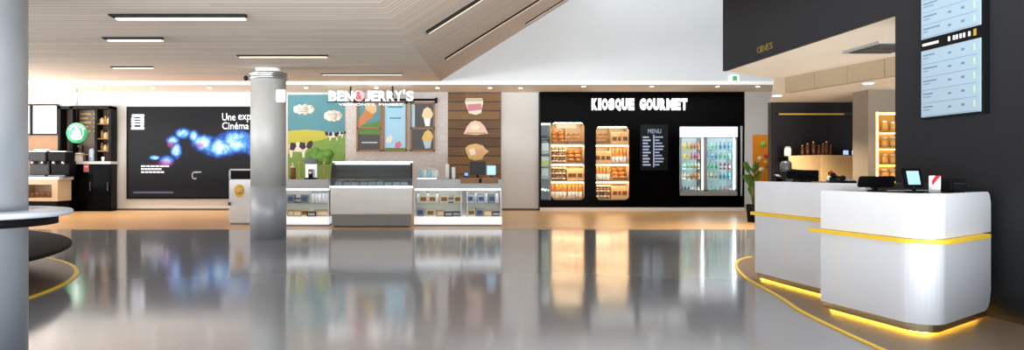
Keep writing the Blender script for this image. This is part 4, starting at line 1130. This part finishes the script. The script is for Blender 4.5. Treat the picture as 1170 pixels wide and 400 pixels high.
MB().box(on(547), on(550), yc0 - .07, yc0 - .055, Z(209, s), Z(204, s)).build('lock', M_blackmatte, tr)
c = V((on(562), yc0 + .12, ZT))
t = thing('order_screen', c, 'small lit pale blue screen beside the black till', 'screen')
MB().box(c.x - .12, c.x + .12, c.y, c.y + .03, c.z + .09, c.z + .34, .01).build('casing', M_steeldark, t)
MB().box(c.x - .10, c.x + .10, c.y - .004, c.y + .001, c.z + .11, c.z + .32).build('display', mat('pale_blue_screen', '#8fc0e0', .3, emit=.7, ecol='#9fd0f0'), t)
MB().tube(c + V((0, .03, .0)), c + V((0, .03, .12)), .02).build('stand', M_blackplastic, t)
c = V((on(533), yc0 + .1, ZT))
t = thing('card_terminal', c, 'small blue grey card terminal beside the black till', 'card terminal')
MB().obox(c + V((0, 0, .09)), (.12, .06, .18), Matrix.Rotation(-.3, 4, 'X'), .015).build('casing', M_steeldark, t)
MB().obox(c + V((0, -.04, .12)), (.08, .01, .07), Matrix.Rotation(-.3, 4, 'X')).build('screen', M_scr_blue, t)

# ------------------------------------------------------------------ black gourmet kiosk
s = SB
kx0, kx1 = X(617, s), X(851, s); kz1 = min(ZS, Z(105, s)); kz0 = Z(237, s)
kx1 = X(850.5, s)
kc = ((kx0 + kx1) / 2, Yb + .5, 0)
t = thing('gourmet_kiosk', kc, 'long black built-in kiosk front with niches and white lettering', 'kiosk')
KD = .9
def rrect(px0, px1, py0, py1, r, n=5):
    P = []
    for (cx_, cy_, a0) in ((px1 - r, py0 + r, -90), (px1 - r, py1 - r, 0), (px0 + r, py1 - r, 90), (px0 + r, py0 + r, 180)):
        for k in range(n + 1):
            a_ = math.radians(a0 + 90 * k / n); P.append((cx_ + r * math.cos(a_), cy_ + r * math.sin(a_)))
    return P
N1 = (630, 668, 140, 228.5); N2 = (681, 719, 144.5, 228.5); FR = (776.5, 843, 144.5, 224)
G0 = (618.5, 630, 140, 232)
mb = MB()
def fr(px0, px1, py0, py1, dep=.06): mb.box(X(px0, s), X(px1, s), Yb, Yb + dep, Z(py1, s), Z(py0, s))
fr(617, 850.5, 105, 140); fr(617, 850.5, 228.5, 237)
fr(617, 618.5, 140, 228.5); fr(668, 681, 140, 228.5); fr(719, 776.5, 140, 228.5); fr(681, 719, 140, 144.5)
fr(776.5, 850.5, 140, 144.5); fr(776.5, 850.5, 224, 228.5); fr(843, 850.5, 144.5, 224)
# rounded corner fillets of the niches
def fillet(cx_, cy_, sx_, sy_, r):
    pts = [(cx_, cy_)] + [(cx_ + sx_ * r * (1 - math.sin(math.radians(a_))), cy_ + sy_ * r * (1 - math.cos(math.radians(a_)))) for a_ in range(0, 91, 15)]
    pts = [(cx_, cy_)] + [(cx_ + sx_ * r - sx_ * r * math.sin(math.radians(a_)), cy_ + sy_ * r - sy_ * r * math.cos(math.radians(a_))) for a_ in range(0, 91, 15)]
    mb.xz([mp_(*p) for p in pts], Yb, Yb + .06)
for (a0, a1, b0, b1) in (N1, N2):
    for cx_, sx_ in ((a0, 1), (a1, -1)):
        for cy_, sy_ in ((b0, 1), (b1, -1)): fillet(cx_, cy_, sx_, sy_, 5)
mb.build('front_panel', M_black, t)
MB().box(kx0, kx1, Yb - .03, Yb + .06, .006, .11).build('plinth', mat('white_plinth', '#e6e4dc', .5), t)
mb = MB(); mb.box(kx0, kx0 + .03, Yb + .06, Yb + KD, .0, kz1).box(kx1 - .03, kx1, Yb + .06, Yb + KD, .0, kz1).box(kx0, kx1, Yb + KD, Yb + KD + .05, 0, kz1)
mb.box(X(669, s), X(680, s), Yb + .06, Yb + KD, 0, kz1).box(X(721, s), X(775, s), Yb + .06, Yb + KD, 0, kz1)
mb.build('carcass', M_blackmatte, t)
M_nichelit = mat('niche_back_wood', '#d9bd92', .6, noise=.15, nscale=4)
for (a0, a1, b0, b1) in (N1, N2):
    n_ = MB().box(X(a0, s), X(a1, s), Yb + .62, Yb + .66, Z(b1, s), Z(b0, s)).build('niche_back', M_nichelit, t)
    mb = MB()
    for xa_ in (X(a0, s) - .02, X(a1, s)): mb.box(xa_, xa_ + .02, Yb + .06, Yb + .62, Z(b1, s), Z(b0, s))
    mb.build('niche_side', M_nichelit, t)
    mb = MB()
    for yy in (166, 188, 208, b1):
        o_ = MB().box(X(a0, s), X(a1, s), Yb + .06, Yb + .62, Z(yy, s) - .0, Z(yy, s) + .045)
        so = o_.build('shelf', mat('shelf_wood', '#e2cfae', .5), t)
        MB().box(X(a0, s) + .02, X(a1, s) - .02, Yb + .05, Yb + .06, Z(yy, s) - .005, Z(yy, s) + .05).build('price_rail', mat('rail_tan', '#b8a486', .6), so)
    for yy in (b0, 166, 188, 208):
        MB().box(X(a0, s) + .03, X(a1, s) - .03, Yb + .075, Yb + .11, Z(yy, s) - .03, Z(yy, s) - .006).build('shelf_light', M_ledwarm, t)
    mb = MB(); mb.box((X(a0, s) + X(a1, s)) / 2 - .012, (X(a0, s) + X(a1, s)) / 2 + .012, Yb + .3, Yb + .62, Z(b1, s), Z(b0, s)).build('upright', M_nichelit, t)
fbox(MB(), 636, 659, 142, 146.5, s, .03, 0, -.03).build('header_card', mat('header_card', '#d8c8a4', .5, emit=.3, ecol='#e8d8b0'), t)
for ch_i, (txt, a_, b_) in enumerate((('KIOSQUE', 675.5, 725), ('GOURMET', 730.5, 785.5))):
    n_ = len(txt)
    wts = [(.6 if ch == 'I' else 1.25 if ch == 'M' else 1.05) for ch in txt]; tot = sum(wts); x_ = a_
    for ch, w_ in zip(txt, wts):
        dx = (b_ - a_) * w_ / tot
        MB().text(ch, X(x_ + .25, s), X(x_ + dx - .45, s), Z(126 + (1 if ch == 'Q' else 0), s), Z(112.5, s), Yb - .001, .06, None, .075).build('letter', mat('kiosk_letter_white', '#f2f6f6', .4, emit=.75, ecol='#eef6f6'), t)
        x_ += dx
# glass bay with white cartons at the end of the kiosk
MB().box(X(618.5, s), X(629.5, s), Yb + .02, Yb + .03, Z(228.5, s), Z(140, s)).build('side_glass', M_glass, t)
mb = MB()
for yy in (158, 175, 190, 204): MB().box(X(618.5, s), X(629.4, s), Yb + .08, Yb + .5, Z(yy, s) - .02, Z(yy, s)).build('bay_shelf', M_greyd, t)
MB().box(X(618.5, s), X(629.4, s), Yb + .5, Yb + .53, Z(228, s), Z(140, s)).build('bay_back', mat('bay_back_grey', '#4a525a', .5), t)
MB().box(X(619, s), X(629, s), Yb + .06, Yb + .085, Z(142.5, s), Z(141, s)).build('bay_light', M_ledw, t)
KINDS['carton'] = [thing('carton', (0, 0, 0), 'x', 'carton'), False]
MB().box(-.12, .12, -.1, .1, 0, .34, .01).build('box', M_paper, KINDS['carton'][0]); MB().box(-.1, .1, -.104, -.1, .02, .09).build('print', M_grey, KINDS['carton'][0])
item('carton', (X(624, s), Yb + .25, Z(175, s)), 'tall white carton highest in the narrow glass bay', 'cartons in the glass bay')
item('carton', (X(624, s), Yb + .25, Z(204, s)), 'tall white carton lowest in the narrow glass bay', 'cartons in the glass bay')
c = V((X(624, s), Yb + .25, Z(190, s)))
q = thing('yellow_carton', c, 'yellow and white carton between the white ones in the glass bay', 'carton')
MB().box(c.x - .13, c.x + .13, c.y - .1, c.y + .1, c.z, c.z + .18, .01).build('box', mat('carton_yellow', '#d8d44a', .5), q)
MB().box(c.x - .13, c.x + .13, c.y - .1, c.y + .1, c.z + .18, c.z + .32, .01).build('lid', M_paper, q)
# price board
q = thing('price_board', (X(747, s), Yb - .02, Z(194, s)), 'narrow black price board with bluish white writing on the kiosk', 'price board')
MB().box(X(731.5, s), X(763, s), Yb - .03, Yb - .001, Z(194.5, s), Z(142.5, s)).build('board', M_blackplastic, q)
M_chalk = mat('chalk_blue', '#8fa0b8', .5, emit=.3, ecol='#a8bcd8')
MB().text('MENU', X(740, s), X(755, s), Z(152.5, s), Z(147.5, s), Yb - .031, .004).build('heading', M_chalk, q)
mb = MB()
for k in range(10):
    yy = 156 + k * 3.5
    mb.box(X(734, s), X(734 + (7, 9, 6, 8)[k % 4], s), Yb - .034, Yb - .029, Z(yy + 1.8, s), Z(yy, s))
    mb.box(X(748, s), X(748 + (9, 5, 8, 10)[k % 4], s), Yb - .034, Yb - .029, Z(yy + 1.5, s), Z(yy, s))
mb.box(X(746, s), X(747.3, s), Yb - .034, Yb - .029, Z(191, s), Z(154, s)); mb.build('writing', M_chalk, q)
# breads: kinds
def bread_kinds():
    o = thing('round_loaf', (0, 0, 0), 'x', 'loaf'); MB().ball((0, 0, .075), .12, (1, .9, .62), 16).build('crust', M_bread, o)
    mb = MB()
    for k in (-1, 0, 1): mb.obox((k * .05, 0, .146 - abs(k) * .012), (.012, .12, .008), Matrix.Rotation(.3, 4, 'Z'))
    mb.build('score', M_bread2, o); KINDS['round_loaf'] = [o, False]
    o = thing('baguette', (0, 0, 0), 'x', 'baguette')
    MB().lathe((0, 0, 0), [(0, 0), (.03, .02), (.042, .1), (.042, .34), (.03, .42), (0, .44)], 12).build('crust', M_bread, o)
    MB().lathe((0, 0, 0), [(.046, .02), (.05, .02), (.052, .2), (.048, .2)], 12, closed=True).build('paper_sleeve', M_paper, o); KINDS['baguette'] = [o, False]
    o = thing('bread_bag', (0, 0, 0), 'x', 'bread bag')
    MB().hexa([(-.08, -.05, 0), (.08, -.05, 0), (.08, .05, 0), (-.08, .05, 0)], [(-.085, -.035, .27), (.085, -.035, .27), (.085, .035, .27), (-.085, .035, .27)]).build('bag', M_bread2, o)
    MB().box(-.05, .05, -.055, -.045, .08, .17).build('print', M_bread3, o)
    MB().box(-.09, .09, -.03, .03, .265, .285).build('folded_top', M_cream, o); KINDS['bread_bag'] = [o, False]
    o = thing('croissant', (0, 0, 0), 'x', 'croissant')
    mb = MB()
    for k in range(7):
        a_ = math.radians(-72 + 24 * k); r_ = .045 * (1 - abs(k - 3) / 4.6)
        mb.ball((.075 * math.sin(a_), .075 * (1 - math.cos(a_)), r_ * .95), r_, (1, 1, .9), 10)
    mb.build('crust', M_bread, o); KINDS['croissant'] = [o, False]
    o = thing('jam_jar', (0, 0, 0), 'x', 'jar')
    MB().lathe((0, 0, 0), [(.045, 0), (.05, .01), (.05, .12), (.04, .14)], 16).build('glass', mat('jam_dark', '#5a2a1c', .25), o)
    MB().cyl((0, 0, .14), .043, .03, 16).build('lid', M_gold, o); MB().lathe((0, 0, 0), [(.0505, .04), (.052, .04), (.052, .1), (.0505, .1)], 16, closed=True).build('label', M_cream, o)
    KINDS['jam_jar'] = [o, False]
bread_kinds()
NAMES = {'round_loaf': 'golden scored round loaf', 'baguette': 'upright baguette in a paper sleeve', 'bread_bag': 'tan bread bag with brown print', 'croissant': 'golden croissant', 'jam_jar': 'dark jam jar with gold lid'}
def crate(x, y, z, w, label, grp):
    o = thing('bread_crate', (x, y, z), label, 'crate', grp)
    mb = MB(); mb.box(x - w / 2, x + w / 2, y - .2, y + .2, z, z + .015)
    mb.build('bottom', M_woodp, o)
    mb = MB()
    for zz in (.02, .06): mb.box(x - w / 2, x + w / 2, y - .2, y - .185, z + zz, z + zz + .03)
    mb.build('front_slats', M_wicker, o)
    for xx in (x - w / 2, x + w / 2 - .015): MB().box(xx, xx + .015, y - .2, y + .2, z + .015, z + .1).build('side', M_woodp, o)
def fill(nname, a0, a1, rows):
    half = (a1 - a0) / 2
    for r_, (yy, shelfword, left, right) in enumerate(rows):
        for h_, kd in enumerate((left, right)):
            xa_ = X(a0 + h_ * half, s) + .03; xb_ = X(a0 + (h_ + 1) * half, s) - .03
            zz = Z(yy, s) + .046
            side = ('column side', 'board side')[h_]
            where = '%s shelf of the %s bakery niche' % (shelfword, nname)
            w_ = xb_ - xa_
            if kd in ('round_loaf', 'croissant'):
                crate((xa_ + xb_) / 2, Yb + .3, zz, w_, 'shallow wooden crate under the %ss on the %s' % (kd.replace('_', ' '), where), 'bread crates in the niches')
                for lvl in range(3):
                    n_ = 3 if kd == 'croissant' else 2
                    for k in range(n_):
                        item(kd, (xa_ + (k + .5) * w_ / n_, Yb + .2 + .12 * lvl, zz + .02 + lvl * .14), '%s on the %s' % (NAMES[kd], where), '%ss on the %s' % (kd.replace('_', ' '), where), random.uniform(-.4, .4), 1 if n_ == 2 else .9)
            elif kd == 'jam_jar':
                for lvl in range(3):
                    for k in range(4):
                        item(kd, (xa_ + (k + .5) * w_ / 4, Yb + .2, zz + lvl * .171), '%s on the %s' % (NAMES[kd], where), 'jam jars on the %s' % where)
            else:
                n_ = 4 if kd == 'baguette' else 3
                for k in range(n_):
                    item(kd, (xa_ + (k + .5) * w_ / n_, Yb + random.uniform(.18, .28), zz), '%s on the %s' % (NAMES[kd], where), '%ss on the %s' % (kd.replace('_', ' '), where), random.uniform(-.2, .2), 1.4 if kd == 'bread_bag' else 1.1)
fill('first', 630, 668, [(166, 'top', 'round_loaf', 'croissant'), (188, 'second', 'jam_jar', 'round_loaf'), (208, 'third', 'jam_jar', 'bread_bag'), (228.5, 'lowest', 'baguette', 'baguette')])
fill('second', 681, 719, [(166, 'top', 'croissant', 'bread_bag'), (188, 'second', 'bread_bag', 'baguette'), (208, 'third', 'baguette', 'round_loaf'), (228.5, 'lowest', 'jam_jar', 'bread_bag')])

# ------------------------------------------------------------------ drinks fridge
fx0, fx1 = X(777, s), X(842.5, s); fz0, fz1 = Z(223.5, s), Z(145, s)
q = thing('drinks_fridge', ((fx0 + fx1) / 2, Yb + .4, fz0), 'white lit two door drinks fridge set into the black kiosk', 'fridge')
mb = MB(); mb.box(fx0, fx1, Yb + .72, Yb + .78, fz0, fz1).box(fx0, fx0 + .04, Yb + .06, Yb + .72, fz0, fz1).box(fx1 - .04, fx1, Yb + .06, Yb + .72, fz0, fz1).box(fx0, fx1, Yb + .06, Yb + .72, fz0, fz0 + .06)
mb.build('cabinet', mat('fridge_inner', '#e4eef4', .4), q)
MB().box(fx0, fx1, Yb - .02, Yb + .72, Z(156.5, s), fz1).build('header', mat('fridge_header', '#f6f4f8', .4, emit=.9, ecol='#f6f4ff'), q)
MB().box(fx0, fx1, Yb - .01, Yb + .1, fz0, Z(219, s)).build('bottom_rail', M_greyd, q)
mid = X(806, s)
dz0, dz1 = Z(219, s) + .01, Z(156.5, s) - .01
for (a_, b_, hside) in ((fx0 + .01, mid - .01, 1), (mid + .01, fx1 - .01, -1)):
    mb = MB(); w_ = .055
    mb.box(a_, b_, Yb - .01, Yb + .04, dz0, dz0 + w_).box(a_, b_, Yb - .01, Yb + .04, dz1 - w_ * .6, dz1).box(a_, a_ + w_, Yb - .01, Yb + .04, dz0, dz1).box(b_ - w_, b_, Yb - .01, Yb + .04, dz0, dz1)
    dr = mb.build('door', mat('door_frame_grey', '#a4a8ac', .35, .3), q)
    MB().box(a_ + w_, b_ - w_, Yb + .01, Yb + .02, dz0 + w_, dz1 - w_ * .6).build('door_glass', M_glass, dr)
    hx_ = (b_ - .09) if hside == 1 else (b_ - .09)
    MB().box(hx_, hx_ + .03, Yb - .05, Yb - .01, dz0 + .1, dz1 - .1, .008).build('handle', mat('handle_white', '#f4f6f8', .3, emit=.3), dr)
MB().box(mid - .02, mid + .02, Yb + .05, Yb + .7, fz0 + .06, dz1).build('partition', M_greyd, q)
for xx in (fx0 + .06, mid - .07, mid + .04, fx1 - .08):
    MB().box(xx, xx + .02, Yb + .08, Yb + .1, dz0 + .05, dz1 - .03).build('light_tube', mat('fridge_led', '#ffffff', .4, emit=20, ecol='#eef8ff'), q)
levels = [170.5, 182, 193.5, 205, 218]
for (a_, b_) in ((fx0 + .05, mid - .03), (mid + .03, fx1 - .05)):
    for yy in levels[:-1]: MB().box(a_, b_, Yb + .12, Yb + .68, Z(yy, s) - .015, Z(yy, s)).build('shelf', M_glass, q)
def bottle_kind(key, name, cat, m1, m2, r, h, can=False):
    o = thing(name, (0, 0, 0), 'x', cat)
    prof = [(r * .9, 0), (r, .01), (r, h - .01), (r * .85, h)] if can else [(r * .9, 0), (r, .01), (r, h * .6), (r * .4, h * .82), (r * .4, h * .93)]
    MB().lathe((0, 0, 0), prof, 12).build('body', m1, o)
    if not can: MB().cyl((0, 0, h * .92), r * .45, h * .08, 10).build('cap', m2, o)
    MB().lathe((0, 0, 0), [(r * 1.01, h * .2), (r * 1.04, h * .2), (r * 1.04, h * .5), (r * 1.01, h * .5)], 12, closed=True).build('label', m2, o)
    KINDS[key] = [o, False]
BK = {'yellow': ('#d8c27a', '#c8a24a'), 'orange': ('#e0a070', '#c86a4a'), 'water': ('#9fc4d8', '#4a88b8'), 'green': ('#8fc8a4', '#3a9464'), 'mint': ('#bfe0d0', '#7cb8a0'), 'red': ('#c85a6a', '#e8e0e0'), 'dark': ('#3a4450', '#8a96a4'), 'pink': ('#d88aa0', '#b84868'), 'cream': ('#e4dcc4', '#a88a5a')}
for k_, (c1, c2) in BK.items():
    bottle_kind('b_' + k_, 'drink_bottle', 'bottle', mat('drink_' + k_, c1, .2), mat('drinklabel_' + k_, c2, .4), .045, .25)
plan = {0: [('yellow', 'orange'), ('yellow', 'pink'), ('mint', 'cream'), ('cream', 'orange'), ('dark', 'cream')],
        1: [('mint', 'water'), ('water', 'mint'), ('green', 'red'), ('cream', 'water'), ('green', 'pink')]}
for d_, (a_, b_) in enumerate(((fx0 + .09, mid - .09), (mid + .08, fx1 - .1))):
    for r_, yy in enumerate(levels):
        n_ = 6
        for k in range(n_):
            col = plan[d_][r_][0 if k < n_ / 2 else 1]
            word = ['top', 'second', 'middle', 'fourth', 'bottom'][r_]
            dw = ['door next to the price board', 'door next to the pale pier'][d_]
            lab = '%s drink bottle on the %s fridge shelf behind the %s' % (col, word, dw)
            zz = Z(yy, s) if r_ < 4 else dz0 + .05
            if r_ == 4: zz = fz0 + .061
            item('b_' + col, (a_ + (k + .5) * (b_ - a_) / n_, Yb + .22, zz), lab, lab + 's')
t2 = thing('kiosk_side_bar', (X(846.5, s), Yb - .02, Z(224, s)), 'thin pale vertical bar beside the drinks fridge', 'bar')  # plain metal strip, gives no light
MB().box(X(845.5, s), X(847.8, s), Yb - .03, Yb - .001, Z(224, s), Z(144, s)).build('profile', M_steel, t2)
MB().box(X(846, s), X(847.3, s), Yb - .034, Yb - .03, Z(223, s), Z(145, s)).build('insert', mat('bar_pale', '#b8bcb8', .4), t2)

# ------------------------------------------------------------------ orange panel, plant
so = 42.0; yo = Y(so)
x0, x1 = X(861, so), X(882.5, so)
t = thing('orange_food_panel', ((x0 + x1) / 2, yo, 0), 'tall orange food poster panel standing before the pale pier', 'poster panel')
MB().box(x0, x1, yo, yo + .06, 0.006, Z(154, so)).build('board', M_orange, t)
mb = MB(); mb.lathe((X(872, so), yo - .001, Z(165, so)), [(.09, 0), (.09, .006)], 20, M=RXm); mb.build('green_disc', mat('lime', '#9ab83a', .5), t)
for (px, py, r_, c_) in ((876, 178, .07, M_red), (868, 181, .06, M_cream), (877, 190, .06, mat('rust', '#b8481c', .5)), (870, 194, .07, M_cream), (874, 185, .04, M_yellow)):
    MB().lathe((X(px, so), yo - .001, Z(py, so)), [(r_, 0), (r_, .008)], 16, M=RXm).build('food_print', c_, t)
c = V((X(860.5, 45), Y(45), 0.006))
t = thing('potted_plant', c, 'green leafy potted plant beside the orange panel', 'plant')
MB().lathe(c, [(.13, 0), (.17, .45), (.15, .45), (.12, .05)], 24, closed=True).build('pot', M_blackmatte, t)
MB().cyl(c + V((0, 0, .38)), .145, .03, 20).build('soil', M_bread3, t)
mb = MB()
for k in range(60):
    a_ = random.uniform(0, 2 * PI); h_ = random.uniform(.5, 1.25); r_ = random.uniform(.03, .2)
    pz = c + V((r_ * math.cos(a_), r_ * math.sin(a_), .3 + h_ * .95))
    R_ = Matrix.Rotation(a_, 4, 'Z') @ Matrix.Rotation(random.uniform(.3, 1.1), 4, 'Y')
    mb.ball(pz, .1, (.32, .1, 1.1), 6, R_)
mb.build('foliage', M_green, t)
mb = MB()
for k in range(6): mb.tube(c + V((0, 0, .38)), c + V((.12 * math.cos(k), .12 * math.sin(k), 1.2)), .008, 6)
mb.build('stem', M_green, t)

# ------------------------------------------------------------------ behind the reception opening
sn = 50.0; yn = Y(sn)
t = thing('wooden_bar', (X(945, sn), yn, 0), 'pale oak bar with a dark arched opening in front of the black wall', 'bar')
# band with arch cut below: profile in pixels
def arch(pts, m_, nm, y0_, y1_): return MB().xz([(X(p[0], sn), Z(p[1], sn)) for p in pts], y0_, y1_).build(nm, m_, t)
arch([(903, 178), (938, 177), (938, 206), (937, 200), (933, 196), (927, 194.5), (915, 194), (905, 193), (903, 190)], M_woodp, 'front_band', yn, yn + .08)
arch([(938, 177), (989, 178), (989, 197), (989, 262), (938, 262), (938, 206)], mat('oak_lighter', '#d8b888', .45, noise=.1, nscale=3), 'front_panel', yn - .02, yn + .08)
MB().box(X(903, sn), X(989, sn), yn + .08, yn + .55, Z(180, sn), Z(178, sn)).build('top', M_blackmatte, t)
MB().box(X(901, sn), X(938, sn), yn + .15, yn + .5, 0, Z(196, sn)).build('dark_base', M_blackmatte, t)
MB().box(X(940, sn), X(987, sn), yn + .08, yn + .5, 0, Z(181, sn)).build('carcass', M_blackmatte, t)
jar_proto('bar_bottle', 'bottle', .05, .34, mat('amber_glass', '#6a4020', .2), M_gold)
for k, px in enumerate((925, 931, 938, 944, 949, 953, 958)):
    item('bar_bottle', (X(px, sn), yn + .3, Z(178, sn)), 'amber bottle with gold cap on the oak bar before the black wall', 'bottles on the oak bar', 0, .75 + .25 * (k % 3) / 2)
c = V((X(908, sn), yn + .3, Z(178, sn)))
t = thing('white_canister', c, 'white canister standing alone at the end of the oak bar', 'canister')
MB().lathe(c, [(.07, 0), (.075, .01), (.075, .16), (.06, .19)], 20).build('body', M_paper, t); MB().cyl(c + V((0, 0, .19)), .06, .03, 20).build('lid', M_grey, t)
for k, px in enumerate((974, 984)):
    c = V((X(px, sn), yn + .25, Z(178, sn)))
    q = thing('bar_screen', c, 'small lit %s screen on the oak bar %s' % (['blue white', 'pale blue'][k], ['closer to the bottles', 'closer to the glowing shelf'][k]), 'screen')
    MB().box(c.x - .075, c.x + .075, c.y, c.y + .03, c.z + .01, c.z + .15, .008).build('casing', M_blackplastic, q)
    MB().box(c.x - .06, c.x + .06, c.y - .004, c.y + .001, c.z + .03, c.z + .13).build('display', mat('bar_screen_lit', '#a8bcec', .3, emit=1.0, ecol='#b0c4f4'), q)
# dark coffee tower in the recess
c = V((X(890, 50), Y(50) - .3, 0))
t = thing('water_cooler', c, 'dark slim appliance standing beside the orange panel', 'appliance')
MB().box(c.x - .15, c.x + .15, c.y - .15, c.y + .15, 0, 1.25, .02).build('body', M_blackmatte, t)
MB().lathe(c + V((0, 0, 1.25)), [(.1, 0), (.12, .05), (.12, .22), (.08, .28)], 20).build('tank', mat('bottle_grey', '#2a3038', .2), t)
MB().box(c.x - .08, c.x + .08, c.y - .16, c.y - .14, .95, 1.15).build('panel', M_steeldark, t)
# glowing yellow ledge lamp on the black wall
t = thing('wall_light_strip', (X(925, SN), Yn - .05, Z(131, SN)), 'long thin amber light strip high on the black wall', 'light strip')
MB().box(X(886, SN), X(988, SN), Yn - .08, Yn, Z(131, SN), Z(129, SN)).build('profile', M_steeldark, t)
MB().box(X(888, SN), X(962, SN), Yn - .085, Yn - .08, Z(131.6, SN), Z(130, SN)).build('glow_strip', mat('amber_dim', '#a8883c', .4, emit=.25, ecol='#d8a840'), t)
# lit shelf niche
t = thing('glowing_shelf', ((nx0 + nx1) / 2, Yg + .25, nz0), 'amber glowing recessed shelf beside the charcoal pier', 'shelf')
M_amb = mat('amber_back', '#d8a040', .5)
MB().box(nx0, nx1, Yg + .46, Yg + .5, nz0, nz1).build('back', M_amb, t)
MB().box(nx0 + .01, nx0 + .06, Yg + .02, Yg + .05, nz0, nz1).build('side_light', mat('amber_led', '#ffe0a0', .4, emit=4.5, ecol='#ffcc70'), t)
MB().box(nx0, nx1, Yg + .02, Yg + .05, nz1 - .05, nz1 - .01).build('top_light', MATS['amber_led'], t)
for k, yy in enumerate((149, 168, 187, 206)):
    MB().box(nx0, nx1, Yg + .03, Yg + .46, Z(yy, SG) - .025, Z(yy, SG)).build('shelf', mat('amber_shelf', '#b8862e', .5), t)
    MB().box(nx0 + .06, nx1, Yg + .40, Yg + .42, Z(yy, SG) - .05, Z(yy, SG) - .025).build('shelf_light', MATS['amber_led'], t)
KINDS['snack_bag'] = [thing('snack_bag', (0, 0, 0), 'x', 'bag'), False]
q = KINDS['snack_bag'][0]
MB().lathe((0, 0, 0), [(.05, 0), (.075, .03), (.07, .14), (.03, .17)], 12).build('bag', mat('snack_tan', '#c8964a', .5), q)
MB().box(-.035, .035, -.03, .03, .165, .2).build('crimped_top', M_cream, q)
for yy, wd_ in ((149, 'top'), (168, 'second'), (187, 'third'), (206, 'lowest')):
    for k in range(3):
        item('snack_bag', (nx0 + .13 + k * .17, Yg + .2, Z(yy, SG)), 'tan snack bag on the %s board of the amber glowing shelf' % wd_, 'snack bags on the %s glowing board' % wd_, random.uniform(-.5, .5), random.uniform(.9, 1.2))

# ------------------------------------------------------------------ light
w = bpy.data.worlds.new('daylight'); SC.world = w; w.use_nodes = True
bg = w.node_tree.nodes['Background']; bg.inputs['Color'].default_value = (.90, .95, 1.0, 1); bg.inputs['Strength'].default_value = 1.8

def area(name, loc, rot, sx, sy, e, col):
    ld = bpy.data.lights.new(name, 'AREA'); ld.shape = 'RECTANGLE'; ld.size = sx; ld.size_y = sy; ld.energy = e; ld.color = col
    o = bpy.data.objects.new(name, ld); COL.objects.link(o); o.location = loc; o.rotation_euler = rot
    return o
area('added_atrium_lamp', (9.5, 15.5, 9.25), (0, 0, 0), 3.8, 5.8, 30, (.92, .96, 1))  # unseen lamp over the roof opening, added to light the white wall
# unseen up-facing lamps below floor level, added to brighten the slatted ceiling
area('added_uplight_front', (-4, -11, -.2), (PI, 0, 0), 30, 15, 84000, (.95, .975, 1))
area('added_uplight_side', (LW - 6.5, 8, -.2), (PI, 0, 0), 12, 26, 38000, (.95, .975, 1))

cam = bpy.data.cameras.new('camera'); co = bpy.data.objects.new('camera', cam); COL.objects.link(co)
co.location = (0, 0, EYE); co.rotation_euler = (PI / 2, 0, 0)
cam.sensor_width = 36; cam.lens = F / 1170 * 36
cam.shift_x = (585 - CX) / 1170; cam.shift_y = -(200 - HY) / 1170
cam.clip_end = 200
SC.camera = co
SC.view_settings.view_transform = 'Standard'; SC.view_settings.look = 'None'
SC.view_settings.gamma = 1; SC.view_settings.use_curve_mapping = False
SC.view_settings.exposure = 0.1
SC.cycles.use_denoising = True
# drop small kinds that were prepared but never set out
for k, (o, used) in KINDS.items():
    if not used:
        for ch in list(o.children): bpy.data.objects.remove(ch)
        bpy.data.objects.remove(o)
